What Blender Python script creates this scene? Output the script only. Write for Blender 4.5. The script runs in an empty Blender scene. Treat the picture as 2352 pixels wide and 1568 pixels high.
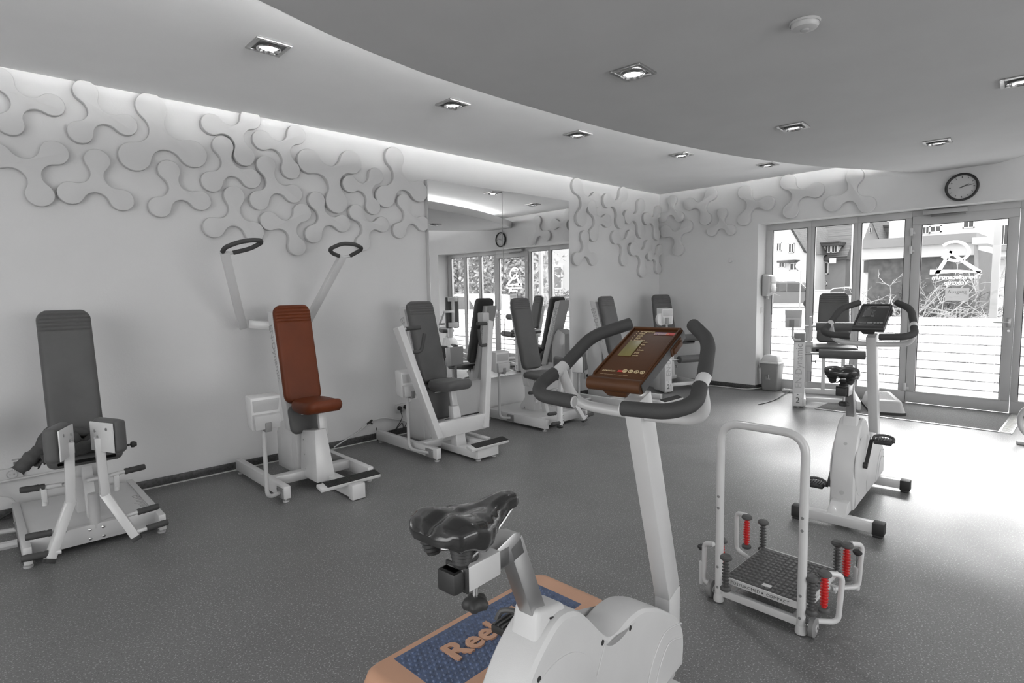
import bpy, bmesh, math, random
from mathutils import Vector as V, Matrix
random.seed(7)
SC = bpy.context.scene
COL = SC.collection
PI = math.pi

# ------------------------------------------------------------------ camera
F_PX, YAW, PITCH, ROLL, EYE = 1310.484, math.radians(46.29413), math.radians(-4.95949), math.radians(-0.947654), 1.35
_f = V((math.cos(YAW)*math.cos(PITCH), math.sin(YAW)*math.cos(PITCH), math.sin(PITCH)))
_r = V((math.sin(YAW), -math.cos(YAW), 0))
_u = _r.cross(_f)
_r2 = _r*math.cos(ROLL) + _u*math.sin(ROLL)
_u2 = _u*math.cos(ROLL) - _r*math.sin(ROLL)
cam_data = bpy.data.cameras.new('camera')
cam_data.sensor_width = 36
cam_data.lens = F_PX/2352*36
cam_data.clip_start = 0.05
cam_data.clip_end = 400
cam = bpy.data.objects.new('camera', cam_data)
COL.objects.link(cam)
cam.matrix_world = Matrix(((_r2.x, _u2.x, -_f.x, 0), (_r2.y, _u2.y, -_f.y, 0), (_r2.z, _u2.z, -_f.z, EYE), (0, 0, 0, 1)))
SC.camera = cam

# ------------------------------------------------------------------ world, lamps, exposure
vs = SC.view_settings
SC.display_settings.display_device = 'sRGB'
vs.view_transform = 'Standard'
vs.look = 'None'
vs.gamma = 1
vs.use_curve_mapping = False
vs.exposure = 0.2
SKY = 3.0
w = bpy.data.worlds.new('overcast_sky')
SC.world = w
w.use_nodes = True
nt = w.node_tree
nt.nodes.clear()
out = nt.nodes.new('ShaderNodeOutputWorld')
bg = nt.nodes.new('ShaderNodeBackground')
tc = nt.nodes.new('ShaderNodeTexCoord')
nz = nt.nodes.new('ShaderNodeTexNoise')
nz.inputs['Scale'].default_value = 1.6
nz.inputs['Detail'].default_value = 4
cr = nt.nodes.new('ShaderNodeValToRGB')
cr.color_ramp.elements[0].position = 0.3
cr.color_ramp.elements[0].color = (.86, .86, .86, 1)
cr.color_ramp.elements[1].position = 0.7
cr.color_ramp.elements[1].color = (1, 1, 1, 1)
nt.links.new(tc.outputs['Generated'], nz.inputs['Vector'])
nt.links.new(nz.outputs['Fac'], cr.inputs['Fac'])
nt.links.new(cr.outputs['Color'], bg.inputs['Color'])
bg.inputs['Strength'].default_value = SKY
nt.links.new(bg.outputs['Background'], out.inputs['Surface'])

def area(name, loc, target, sx, sy, power, portal=False):
    l = bpy.data.lights.new(name, 'AREA')
    l.shape = 'RECTANGLE'
    l.size, l.size_y, l.energy = sx, sy, power
    o = bpy.data.objects.new(name, l)
    COL.objects.link(o)
    o.location = loc
    o.rotation_euler = (V(target)-V(loc)).to_track_quat('-Z', 'Y').to_euler()
    if portal:
        l.cycles.is_portal = True
    return o
sun = bpy.data.lights.new('hazy_sun', 'SUN')
sun.energy = 9.0
sun.angle = math.radians(28)
so = bpy.data.objects.new('hazy_sun', sun)
COL.objects.link(so)
so.rotation_euler = V((-.80, -.10, -.60)).to_track_quat('-Z', 'Y').to_euler()
# unseen fill lights added beside and behind the camera to brighten the room
area('room_fill_light', (3.2, -3.9, 1.3), (3.0, 4.6, 1.5), 5.0, 1.9, 50)
area('room_fill_light', (-2.3, 0.6, 1.4), (3.5, 3.2, 1.3), 4.0, 1.9, 32)

# ------------------------------------------------------------------ helpers
def px_ray(px, py):
    return _r2*((px-1176)/F_PX) - _u2*((py-784)/F_PX) + _f
def on_x(px, py, X):
    d = px_ray(px, py)
    return V((0, 0, EYE)) + d*(X/d.x)
def on_y(px, py, Y):
    d = px_ray(px, py)
    return V((0, 0, EYE)) + d*(Y/d.y)
def on_z(px, py, Z):
    d = px_ray(px, py)
    return V((0, 0, EYE)) + d*((Z-EYE)/d.z)

def material(name, col, rough=0.5, metal=0.0, var=0.05, scale=6.0, bump=0.0, bscale=200.0, spec=0.5, coat=0.0, sheen=0.0):
    m = bpy.data.materials.new(name)
    m.use_nodes = True
    t = m.node_tree
    p = t.nodes['Principled BSDF']
    if not isinstance(col, tuple):
        col = (col, col, col)
    c = t.nodes.new('ShaderNodeTexCoord')
    n = t.nodes.new('ShaderNodeTexNoise')
    n.inputs['Scale'].default_value = scale
    n.inputs['Detail'].default_value = 3
    r = t.nodes.new('ShaderNodeValToRGB')
    r.color_ramp.elements[0].position = .3
    r.color_ramp.elements[1].position = .7
    r.color_ramp.elements[0].color = tuple(x*(1-var) for x in col)+(1,)
    r.color_ramp.elements[1].color = tuple(min(1, x*(1+var)) for x in col)+(1,)
    t.links.new(c.outputs['Object'], n.inputs['Vector'])
    t.links.new(n.outputs['Fac'], r.inputs['Fac'])
    t.links.new(r.outputs['Color'], p.inputs['Base Color'])
    p.inputs['Roughness'].default_value = rough
    p.inputs['Metallic'].default_value = metal
    p.inputs['Specular IOR Level'].default_value = spec
    p.inputs['Coat Weight'].default_value = coat
    p.inputs['Sheen Weight'].default_value = sheen
    if bump:
        n2 = t.nodes.new('ShaderNodeTexNoise')
        n2.inputs['Scale'].default_value = bscale
        n2.inputs['Detail'].default_value = 2
        b = t.nodes.new('ShaderNodeBump')
        b.inputs['Strength'].default_value = bump
        b.inputs['Distance'].default_value = .002
        t.links.new(c.outputs['Object'], n2.inputs['Vector'])
        t.links.new(n2.outputs['Fac'], b.inputs['Height'])
        t.links.new(b.outputs['Normal'], p.inputs['Normal'])
    return m

def emission(name, strength, col=(1, 1, 1)):
    m = bpy.data.materials.new(name)
    m.use_nodes = True
    t = m.node_tree
    t.nodes.clear()
    o = t.nodes.new('ShaderNodeOutputMaterial')
    e = t.nodes.new('ShaderNodeEmission')
    e.inputs['Color'].default_value = col+(1,)
    e.inputs['Strength'].default_value = strength
    t.links.new(e.outputs['Emission'], o.inputs['Surface'])
    return m

class MB:
    def __init__(s):
        s.bm = bmesh.new()
    def _bev(s, geom_edges, off, seg):
        if off > 0:
            bmesh.ops.bevel(s.bm, geom=geom_edges, offset=off, offset_type='OFFSET', segments=seg, profile=.5, affect='EDGES', clamp_overlap=True)
    def hexa(s, pts, bev=.003, seg=2):
        """eight corners: bottom ring 0-3 counter-clockwise, top ring 4-7"""
        v = [s.bm.verts.new(p) for p in pts]
        fs = [s.bm.faces.new([v[i] for i in q]) for q in ((3, 2, 1, 0), (4, 5, 6, 7), (0, 1, 5, 4), (1, 2, 6, 5), (2, 3, 7, 6), (3, 0, 4, 7))]
        es = list({e for f in fs for e in f.edges})
        bmesh.ops.recalc_face_normals(s.bm, faces=fs)
        s._bev(es, bev, seg)
        return s
    def box(s, a, b, bev=.003, seg=2):
        x0, x1 = sorted((a[0], b[0]))
        y0, y1 = sorted((a[1], b[1]))
        z0, z1 = sorted((a[2], b[2]))
        return s.hexa([(x0, y0, z0), (x1, y0, z0), (x1, y1, z0), (x0, y1, z0), (x0, y0, z1), (x1, y0, z1), (x1, y1, z1), (x0, y1, z1)], bev, seg)
    def beam(s, p0, p1, w, h, up=(0, 0, 1), bev=.003, seg=2, w1=None, h1=None):
        p0, p1 = V(p0), V(p1)
        d = (p1-p0).normalized()
        up = V(up)
        side = d.cross(up)
        if side.length < 1e-4:
            side = d.cross(V((0, 1, 0)))
        side.normalize()
        u = side.cross(d).normalized()
        w1 = w if w1 is None else w1
        h1 = h if h1 is None else h1
        q = []
        for p, a, b in ((p0, w, h), (p1, w1, h1)):
            q += [p-side*a/2-u*b/2, p+side*a/2-u*b/2, p+side*a/2+u*b/2, p-side*a/2+u*b/2]
        return s.hexa(q, bev, seg)
    def prism(s, poly, vec, bev=0.0, seg=2):
        """poly: 3D points of a planar outline, swept along vec"""
        vec = V(vec)
        a = [s.bm.verts.new(V(p)) for p in poly]
        b = [s.bm.verts.new(V(p)+vec) for p in poly]
        n = len(a)
        fs = [s.bm.faces.new(a[::-1]), s.bm.faces.new(b)]
        for i in range(n):
            fs.append(s.bm.faces.new((a[i], a[(i+1) % n], b[(i+1) % n], b[i])))
        bmesh.ops.recalc_face_normals(s.bm, faces=fs)
        if bev:
            es = [e for f in fs[:2] for e in f.edges]
            s._bev(list(set(es)), bev, seg)
        return s
    def tube(s, pts, r, n=12, closed=False, cap=True, fillet=0.0, fseg=6):
        pts = [V(p) for p in pts]
        if fillet:
            pts = fil(pts, fillet, fseg, closed)
        m = len(pts)
        rr = r if isinstance(r, (list, tuple)) else [r]*m
        rings = []
        prev = None
        for i, p in enumerate(pts):
            if closed:
                d = (pts[(i+1) % m]-pts[i-1])
            else:
                d = pts[min(i+1, m-1)]-pts[max(i-1, 0)]
            d.normalize()
            if prev is None:
                a = d.cross(V((0, 0, 1)))
                if a.length < .2:
                    a = d.cross(V((1, 0, 0)))
                a.normalize()
            else:
                a = prev-d*prev.dot(d)
                a.normalize()
            prev = a
            b = d.cross(a)
            rings.append([s.bm.verts.new(p+(a*math.cos(2*PI*k/n)+b*math.sin(2*PI*k/n))*rr[i]) for k in range(n)])
        fs = []
        for i in range(m if closed else m-1):
            A, B = rings[i], rings[(i+1) % m]
            for k in range(n):
                fs.append(s.bm.faces.new((A[k], A[(k+1) % n], B[(k+1) % n], B[k])))
        if cap and not closed:
            fs.append(s.bm.faces.new(rings[0][::-1]))
            fs.append(s.bm.faces.new(rings[-1]))
        bmesh.ops.recalc_face_normals(s.bm, faces=fs)
        return s
    def lathe(s, prof, org=(0, 0, 0), axis=(0, 0, 1), n=24):
        """prof: (radius, height) pairs along axis"""
        org, d = V(org), V(axis).normalized()
        a = d.cross(V((0, 0, 1)))
        if a.length < .2:
            a = d.cross(V((1, 0, 0)))
        a.normalize()
        b = d.cross(a)
        rings = []
        for r, h in prof:
            if r < 1e-6:
                rings.append([s.bm.verts.new(org+d*h)])
            else:
                rings.append([s.bm.verts.new(org+d*h+(a*math.cos(2*PI*k/n)+b*math.sin(2*PI*k/n))*r) for k in range(n)])
        fs = []
        for A, B in zip(rings, rings[1:]):
            for k in range(n):
                q = [A[k % len(A)], A[(k+1) % n % len(A)], B[(k+1) % n % len(B)], B[k % len(B)]]
                u = []
                for x in q:
                    if x not in u:
                        u.append(x)
                if len(u) > 2:
                    fs.append(s.bm.faces.new(u))
        bmesh.ops.recalc_face_normals(s.bm, faces=fs)
        return s
    def grid(s, rows, closed_u=False):
        """rows of points -> quads"""
        R = [[s.bm.verts.new(p) for p in row] for row in rows]
        fs = []
        for A, B in zip(R, R[1:]):
            k = len(A)
            for i in range(k if closed_u else k-1):
                fs.append(s.bm.faces.new((A[i], A[(i+1) % k], B[(i+1) % k], B[i])))
        return R, fs
    def build(s, name, mat, parent=None, angle=38, smooth=True, kind=None, label=None):
        me = bpy.data.meshes.new(name)
        s.bm.to_mesh(me)
        s.bm.free()
        mats = mat if isinstance(mat, (list, tuple)) else [mat]
        for x in mats:
            me.materials.append(x)
        if smooth:
            me.polygons.foreach_set('use_smooth', [True]*len(me.polygons))
            me.set_sharp_from_angle(angle=math.radians(angle))
        o = bpy.data.objects.new(name, me)
        COL.objects.link(o)
        if parent:
            o.parent = parent
        if kind:
            o['kind'] = kind
        if label:
            o['label'] = label
        return o

def fil(pts, r, seg=6, closed=False):
    res = []
    m = len(pts)
    for i, p in enumerate(pts):
        if not closed and i in (0, m-1):
            res.append(p)
            continue
        a, b = pts[i-1]-p, pts[(i+1) % m]-p
        t = min(r, a.length*.49, b.length*.49)
        A, B = p+a.normalized()*t, p+b.normalized()*t
        for k in range(seg+1):
            q = k/seg
            res.append(A*(1-q)**2+p*2*q*(1-q)+B*q*q)
    return res

def crv(pts, n=8, closed=False):
    """Catmull-Rom through points"""
    pts = [V(p) for p in pts]
    m = len(pts)
    res = []
    for i in range(m if closed else m-1):
        if closed:
            a, b, c, d = pts[i-1], pts[i], pts[(i+1) % m], pts[(i+2) % m]
        else:
            a, b, c, d = pts[max(i-1, 0)], pts[i], pts[i+1], pts[min(i+2, m-1)]
        for k in range(n):
            t = k/n
            res.append(.5*((2*b)+(c-a)*t+(2*a-5*b+4*c-d)*t*t+(3*b-a-3*c+d)*t**3))
    if not closed:
        res.append(pts[-1])
    return res

def tag(o, label, cat, group=None):
    o['label'] = label
    o['category'] = cat
    if group:
        o['group'] = group
    return o
def thing(name, label, cat, loc=(0, 0, 0), rz=0.0, group=None):
    o = bpy.data.objects.new(name, None)
    o.empty_display_size = .1
    COL.objects.link(o)
    o.location = loc
    o.rotation_euler = (0, 0, rz)
    return tag(o, label, cat, group)
def struct(o):
    o['kind'] = 'structure'
    return o

def text_mesh(body, size, depth, M, parent, mat, name='lettering', align='LEFT', spacing=1.0, bold=0.0):
    cu = bpy.data.curves.new('lettering', 'FONT')
    cu.body = body
    cu.size = size
    cu.extrude = depth
    cu.offset = bold
    cu.align_x = align
    cu.space_character = spacing
    cu.resolution_u = 3
    tmp = bpy.data.objects.new('lettering', cu)
    COL.objects.link(tmp)
    dg = bpy.context.evaluated_depsgraph_get()
    me = bpy.data.meshes.new_from_object(tmp.evaluated_get(dg))
    bpy.data.objects.remove(tmp)
    bpy.data.curves.remove(cu)
    me.transform(M)
    me.materials.clear()
    me.materials.append(mat)
    o = bpy.data.objects.new(name, me)
    COL.objects.link(o)
    if parent:
        o.parent = parent
    return o
def frame_m(origin, xdir, ydir):
    x, y = V(xdir).normalized(), V(ydir).normalized()
    z = x.cross(y)
    return Matrix(((x.x, y.x, z.x, origin[0]), (x.y, y.y, z.y, origin[1]), (x.z, y.z, z.z, origin[2]), (0, 0, 0, 1)))

def cushion(mb, top, bot, wid, thick, normal, grooves=(), R=.05, edge=.022, wbot=None, gdepth=.006):
    """padded slab from bot to top; front face towards normal; grooves: distances from the top end"""
    top, bot, n = V(top), V(bot), V(normal).normalized()
    L = (top-bot).length
    d = (bot-top)/L
    n = (n-d*n.dot(d)).normalized()
    s = d.cross(n).normalized()
    wbot = wid if wbot is None else wbot
    ts = set()
    for k in range(9):
        ts.add(round(R*(1-math.cos(k/8*PI/2)), 5))
        ts.add(round(L-R*(1-math.cos(k/8*PI/2)), 5))
    for k in range(1, 14):
        ts.add(round(R+(L-2*R)*k/14, 5))
    for g in grooves:
        for e in (-.009, -.004, 0, .004, .009):
            ts.add(round(g+e, 5))
    ts = sorted(t for t in ts if 0 <= t <= L)
    us = [-1, -.985, -.95, -.88, -.75, -.5, 0, .5, .75, .88, .95, .985, 1]
    front, back = [], []
    for t in ts:
        e = min(t, L-t)
        W = wid+(wbot-wid)*t/L
        hw = W/2 if e >= R else W/2-R+math.sqrt(max(0, R*R-(R-e)**2))
        fr, bk = [], []
        for u in us:
            dist = min(hw*(1-abs(u)), e)
            q = min(1, dist/edge)
            hgt = math.sqrt(max(0, 1-(1-q)**2))
            g = 0
            for gg in grooves:
                g = max(g, 1-abs(t-gg)/.009) if abs(t-gg) < .009 else g
            puff = .006*(1-u*u)
            p = top+d*t+s*(u*hw)
            fr.append(p+n*(thick*.5*hgt+puff*hgt-gdepth*g*hgt))
            bk.append(p-n*(thick*.5*hgt))
        front.append(fr)
        back.append(bk)
    _, f1 = mb.grid(front)
    _, f2 = mb.grid(back)
    bmesh.ops.remove_doubles(mb.bm, verts=list({v for f in f1+f2 for v in f.verts}), dist=1e-5)
    bmesh.ops.recalc_face_normals(mb.bm, faces=mb.bm.faces)
    return mb

# ------------------------------------------------------------------ materials
M = {}
M['wall'] = material('wall_paint', .62, .75, var=.015, scale=3, bump=.25, bscale=90)
M['ceiling'] = material('ceiling_paint', .88, .85, var=.015, scale=3, bump=.12, bscale=120)
M['panel'] = material('grey_ceiling_paint', .6, .85, var=.02, scale=3, bump=.12, bscale=120)
M['relief'] = material('relief_foam', .57, .8, var=.01)
M['white'] = material('white_enamel', .56, .32, var=.03, coat=.2)
M['whitep'] = material('white_plastic', .56, .4, var=.03, bump=.12, bscale=500)
M['frame'] = material('window_frame_paint', .48, .4, var=.03)
M['grey'] = material('grey_plastic', .42, .45, var=.04)
M['midgrey'] = material('mid_grey_plastic', .2, .5, var=.06)
M['dark'] = material('charcoal_upholstery', .072, .62, var=.1, bump=.25, bscale=700, sheen=.1)
M['brown'] = material('brown_upholstery', (.115, .025, .006), .5, var=.1, bump=.2, bscale=700, spec=.3)
M['foam'] = material('dark_foam_grip', .045, .7, var=.1, bump=.3, bscale=900)
M['black'] = material('black_rubber', .022, .55, var=.15)
M['gloss'] = material('glossy_black_vinyl', .022, .19, var=.1, coat=.4)
M['chrome'] = material('chrome', .72, .14, metal=1, var=.02)
M['steel'] = material('brushed_steel', .5, .34, metal=1, var=.08)
M['alu'] = material('aluminium', .75, .35, metal=1, var=.04)
M['print'] = material('grey_print', .36, .6, var=.02)
M['printd'] = material('dark_print', .06, .6, var=.02)
M['printw'] = material('white_print', .85, .5, var=.01)
M['base'] = material('skirting_stone', .05, .45, var=.55, scale=60)
M['cloth'] = material('jacket_cloth', .055, .85, var=.2, scale=20, bump=.4, bscale=400)
M['mirror'] = material('mirror_silver', .8, .01, metal=1, var=.0)
M['matc'] = material('coir_mat', .17, .95, var=.3, scale=120, bump=.8, bscale=300)
M['lamp'] = emission('lamp_glow', 40)
M['lampdim'] = emission('lamp_glow_dim', 1.6)
M['cove'] = emission('cove_tube_glow', 120)
M['redel'] = material('red_elastomer', (.5, .02, .02), .45, var=.1)
M['greyel'] = material('grey_elastomer', .07, .5, var=.1)
M['studs'] = material('dark_tread_rubber', .075, .3, var=.1)
M['copper'] = material('copper_plastic', (.50, .285, .185), .42, var=.05, bump=.15, bscale=600)
M['bluemat'] = material('blue_rubber', (.065, .095, .175), .33, var=.3, scale=40)
M['console'] = material('brown_console', (.078, .029, .009), .55, spec=.35, var=.1)
M['consoledk'] = material('dark_console', .035, .4, var=.1)
M['consside'] = material('grey_console_side', .075, .5, var=.1)
M['lcd'] = material('lcd_glass', (.20, .17, .06), .45, var=.05)
M['lcdd'] = material('grey_lcd_glass', .09, .25, var=.05)
M['cream'] = material('cream_print', (.62, .5, .3), .6, var=.03)
M['redprint'] = material('red_print', (.5, .03, .03), .5, var=.03)
M['violet'] = material('violet_print', (.22, .12, .25), .5, var=.03)
# ------------------------------------------------------------------ floor
def floor_material():
    m = bpy.data.materials.new('speckled_rubber_floor')
    m.use_nodes = True
    t = m.node_tree
    p = t.nodes['Principled BSDF']
    c = t.nodes.new('ShaderNodeTexCoord')
    def noise(scale, lo, hi, det=1):
        n = t.nodes.new('ShaderNodeTexNoise')
        n.inputs['Scale'].default_value = scale
        n.inputs['Detail'].default_value = det
        r = t.nodes.new('ShaderNodeMapRange')
        r.inputs['From Min'].default_value = lo
        r.inputs['From Max'].default_value = hi
        t.links.new(c.outputs['Object'], n.inputs['Vector'])
        t.links.new(n.outputs['Fac'], r.inputs['Value'])
        return r.outputs['Result']
    def mix(fac, a, b):
        x = t.nodes.new('ShaderNodeMix')
        x.data_type = 'RGBA'
        t.links.new(fac, x.inputs['Factor'])
        for k, q in (('A', a), ('B', b)):
            if isinstance(q, float):
                x.inputs[k].default_value = (q, q, q, 1)
            else:
                t.links.new(q, x.inputs[k])
        return x.outputs['Result']
    base = mix(noise(2.2, .3, .7, 4), .118, .142)
    s1 = mix(noise(135, .60, .66), base, .31)
    s2 = mix(noise(170, .38, .31), s1, .06)
    t.links.new(s2, p.inputs['Base Color'])
    rr = t.nodes.new('ShaderNodeMapRange')
    n = t.nodes.new('ShaderNodeTexNoise')
    n.inputs['Scale'].default_value = 1.7
    n.inputs['Detail'].default_value = 5
    t.links.new(c.outputs['Object'], n.inputs['Vector'])
    t.links.new(n.outputs['Fac'], rr.inputs['Value'])
    rr.inputs['From Min'].default_value = .3
    rr.inputs['From Max'].default_value = .7
    rr.inputs['To Min'].default_value = .37
    rr.inputs['To Max'].default_value = .47
    t.links.new(rr.outputs['Result'], p.inputs['Roughness'])
    p.inputs['Specular IOR Level'].default_value = .9
    b = t.nodes.new('ShaderNodeBump')
    b.inputs['Strength'].default_value = .12
    b.inputs['Distance'].default_value = .002
    n3 = t.nodes.new('ShaderNodeTexNoise')
    n3.inputs['Scale'].default_value = 150
    t.links.new(c.outputs['Object'], n3.inputs['Vector'])
    t.links.new(n3.outputs['Fac'], b.inputs['Height'])
    t.links.new(b.outputs['Normal'], p.inputs['Normal'])
    return m
M['floor'] = floor_material()
LW, BW, CZ, PZ = 4.67, 7.527, 2.745, 2.545          # left wall y, front wall x, ceiling and ceiling-panel heights
GX = 7.78                                            # plane of the window frames
NX, RY = -2.6, -4.2                                  # walls behind and beside the camera

struct(MB().box((NX, RY, -.12), (GX+.1, LW+.2, 0), 0).build('floor', M['floor']))
struct(MB().box((NX-.2, LW, 0), (BW+.25, LW+.2, CZ+.15), 0).build('wall_left', M['wall']))
struct(MB().box((NX-.2, RY-.2, CZ), (BW+.4, LW+.2, CZ+.15), 0).build('ceiling', M['ceiling']))
m = MB()
m.box((BW, 3.205, 0), (GX+.12, LW, CZ), 0)                      # pier beside the corner
m.box((BW, -.93, 2.18), (GX+.12, 3.205, CZ), 0)                 # above the windows
m.box((BW, RY-.2, 0), (GX+.12, -.93, CZ), 0)
struct(m.build('wall_front', M['wall']))
m = MB()                                                        # side wall beside the camera, with a long unseen opening added to let daylight in
m.box((NX, RY-.2, 0), (BW, RY, .35), 0).box((NX, RY-.2, 2.3), (BW, RY, CZ), 0).box((NX, RY-.2, .35), (.4, RY, 2.3), 0).box((6, RY-.2, .35), (BW, RY, 2.3), 0)
struct(m.build('wall_right', M['wall']))
m = MB()  # wall behind the camera, unseen opening put in for the daylight
m.box((NX-.2, RY, 0), (NX, LW, .4), 0).box((NX-.2, RY, 2.3), (NX, LW, CZ), 0).box((NX-.2, RY, .4), (NX, -1.6, 2.3), 0).box((NX-.2, 2.8, .4), (NX, LW, 2.3), 0)
struct(m.build('wall_near', M['wall']))
# skirting
struct(MB().box((NX, LW-.012, .004), (BW, LW, .06), .002).build('baseboard_left', M['base']))
m = MB()
m.box((BW-.012, 3.2, .004), (BW, LW-.012, .06), .002).box((BW-.012, 3.193, .004), (GX-.05, 3.205, .06), .002)
struct(m.build('baseboard_front', M['base']))
struct(MB().box((.3, LW-.03, 0), (3.3, LW-.012, .006), .001).build('trim_1', M['whitep']))

# ------------------------------------------------------------------ suspended grey ceiling panel with cove light
pe = [(.94, 2.45), (1.31, 2.555), (1.68, 2.62), (1.98, 2.656), (2.49, 2.672), (3.1, 2.664), (3.575, 2.645), (4.08, 2.592), (4.63, 2.513), (5.21, 2.40), (5.8, 2.236), (6.36, 2.026), (6.86, 1.77), (7.2, 1.60), (7.523, 1.412)]
pe2 = [(7.523, .831), (7.27, .62), (6.7, .25), (5.8, -.2), (4.6, -.6), (3.2, -.85), (1.6, -.9), (.2, -.65), (-.9, -.1), (-1.45, .7), (-1.3, 1.5), (-.6, 1.98), (.2, 2.26)]
edge_a = crv([(p[0], p[1], PZ) for p in [(.2, 2.26)]+pe], 6)
edge_b = crv([(p[0], p[1], PZ) for p in pe2], 6)
outline = edge_a+edge_b[:-1]
m = MB()
m.prism(outline, (0, 0, .115), .004, 1)
pan = struct(m.build('ceiling_panel', M['panel'], angle=30))
ctr = V((3.2, 1.0, PZ))
cove = []
for p in crv([(p[0], p[1], PZ) for p in pe2[1:]+pe[:-1]], 3):
    d = (ctr-p)
    d.z = 0
    cove.append(p+d.normalized()*.25+V((0, 0, .126)))
cv = MB().tube(cove, .013, 8).build('cove_tube', M['cove'])
tag(cv, 'glowing light tube hidden on top of the grey ceiling panel edge', 'lamp')

# ------------------------------------------------------------------ recessed lamps
def downlight(x, y, z, label, on, rz=0.0, s=.095):
    t = thing('recessed_ceiling_lamp', label, 'lamp', (x, y, z), rz, 'square recessed ceiling lamps')
    m = MB()
    for a, b in (((-s, -s), (s, -s+.022)), ((-s, s-.022), (s, s)), ((-s, -s+.022), (-s+.022, s-.022)), ((s-.022, -s+.022), (s, s-.022))):
        m.box((a[0], a[1], -.012), (b[0], b[1], .0), .002)
    m.build('frame', M['steel'], t)
    m = MB()
    i = s-.022
    m.box((-i, -i, -.002), (i, i, .0), 0)
    m.build('housing', M['midgrey'], t)
    MB().lathe([(.062, -.004), (.066, -.02), (.058, -.024), (.05, -.012), (.049, -.006)], n=28).build('ring', M['chrome'], t)
    MB().lathe([(.0, -.014), (.03, -.016), (.049, -.008), (.049, -.004), (.0, -.004)], n=24).build('bulb', M['lamp'] if on else M['lampdim'], t)
    l = bpy.data.lights.new('recessed_lamp_light', 'SPOT')
    l.energy = 34 if on else 7
    l.spot_size = math.radians(120)
    l.spot_blend = .9
    l.shadow_soft_size = .05
    lo = bpy.data.objects.new('recessed_lamp_light', l)
    COL.objects.link(lo)
    lo.location = (x, y, z-.03)
    return t
for x, y, on, lab in ((1.334, 3.328, 0, 'square ceiling lamp over the far left wall, nearest of the row by the reliefs'),
                      (2.717, 3.435, 0, 'square ceiling lamp second along the white ceiling strip, left of the mirror'),
                      (4.058, 3.353, 0, 'square ceiling lamp in the white ceiling above the tall mirror'),
                      (5.486, 3.149, 1, 'brightly lit square lamp in the white ceiling near the room corner'),
                      (6.692, 2.758, 0, 'small square lamp in the white ceiling nearest the front windows')):
    downlight(x, y, CZ, lab, on)
for x, y, on, lab in ((2.745, 1.875, 1, 'dazzling lit square lamp in the middle of the grey ceiling panel'),
                      (4.559, 1.695, 0, 'square lamp in the grey ceiling panel, in line with the lit one'),
                      (5.985, 1.061, 0, 'square lamp in the grey ceiling panel closest to the wall clock'),
                      (4.583, .423, 0, 'square lamp of the grey ceiling panel cut by the picture edge')):
    downlight(x, y, PZ, lab, on, .08)

t = thing('smoke_detector', 'round white smoke detector on the grey ceiling panel', 'smoke detector', (2.835, 1.015, PZ))
MB().lathe([(.0, -.036), (.03, -.036), (.052, -.031), (.058, -.022), (.06, 0), (0, 0)], n=32).build('body', M['whitep'], t)
MB().lathe([(.062, -.013), (.064, -.011), (.064, -.002), (.061, 0)], n=32).build('collar', M['whitep'], t)
MB().lathe([(0, -.044), (.016, -.042), (.02, -.035), (0, -.035)], n=20).build('sensor_dome', M['grey'], t)

# ------------------------------------------------------------------ three-lobed wall reliefs
def relief(c, ang, d, r, U, N, thick, label):
    """c centre on wall, ang first lobe direction, U horizontal in-wall axis, N outward normal"""
    U, N = V(U), V(N)
    Z = V((0, 0, 1))
    D = d*.8
    R = math.sqrt(d*d+D*D-d*D)-r
    pts = []
    for k in range(3):
        a = ang+k*2*PI/3
        L = V((math.cos(a)*d, math.sin(a)*d))
        b0, b1 = a-PI/3, a+PI/3
        C0, C1 = V((math.cos(b0)*D, math.sin(b0)*D)), V((math.cos(b1)*D, math.sin(b1)*D))
        t0 = math.atan2((C0-L).y, (C0-L).x)
        t1 = math.atan2((C1-L).y, (C1-L).x)
        while t1 < t0:
            t1 += 2*PI
        for i in range(17):
            q = t0+(t1-t0)*i/16
            pts.append(L+V((math.cos(q), math.sin(q)))*r)
        nl = V((math.cos(a+2*PI/3)*d, math.sin(a+2*PI/3)*d))
        s0 = math.atan2((L-C1).y, (L-C1).x)
        s1 = math.atan2((nl-C1).y, (nl-C1).x)
        while s1 > s0:
            s1 -= 2*PI
        for i in range(1, 10):
            q = s0+(s1-s0)*i/10
            pts.append(C1+V((math.cos(q), math.sin(q)))*R)
    c = V(c)
    poly = [U*p.x+Z*p.y for p in pts]
    mb = MB().prism(poly, N*thick, .004, 2)
    o = mb.build('wall_relief', M['relief'], angle=50)
    o.location = c
    tag(o, label, 'wall relief', 'three-lobed wall reliefs')
    return o
def lobes(ps, side, label, rf=.45):
    if side == 'L':
        w3 = [on_y(p[0], p[1], LW) for p in ps]
        U, N = V((1, 0, 0)), (0, -1, 0)
    else:
        w3 = [on_x(p[0], p[1], BW) for p in ps]
        U, N = V((0, -1, 0)), (-1, 0, 0)
    c = (w3[0]+w3[1]+w3[2])/3
    d = sum((x-c).length for x in w3)/3
    q = 0
    best = None
    vec = [((x-c).dot(U), (x-c).z) for x in w3]
    angs = sorted(math.atan2(v[1], v[0]) for v in vec)
    a = sum(angs[k]-k*2*PI/3 for k in range(3))/3
    relief(c, a, d, d*rf, U, N, 0.042+.0012*(len(bpy.data.objects) % 5), label)
k1 = lambda x, y: (x/3.36, 140+y/3.36)
k2 = lambda x, y: (440+x/4.02, 230+y/4.02)
RW = 'white three-lobed wall relief '
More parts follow.
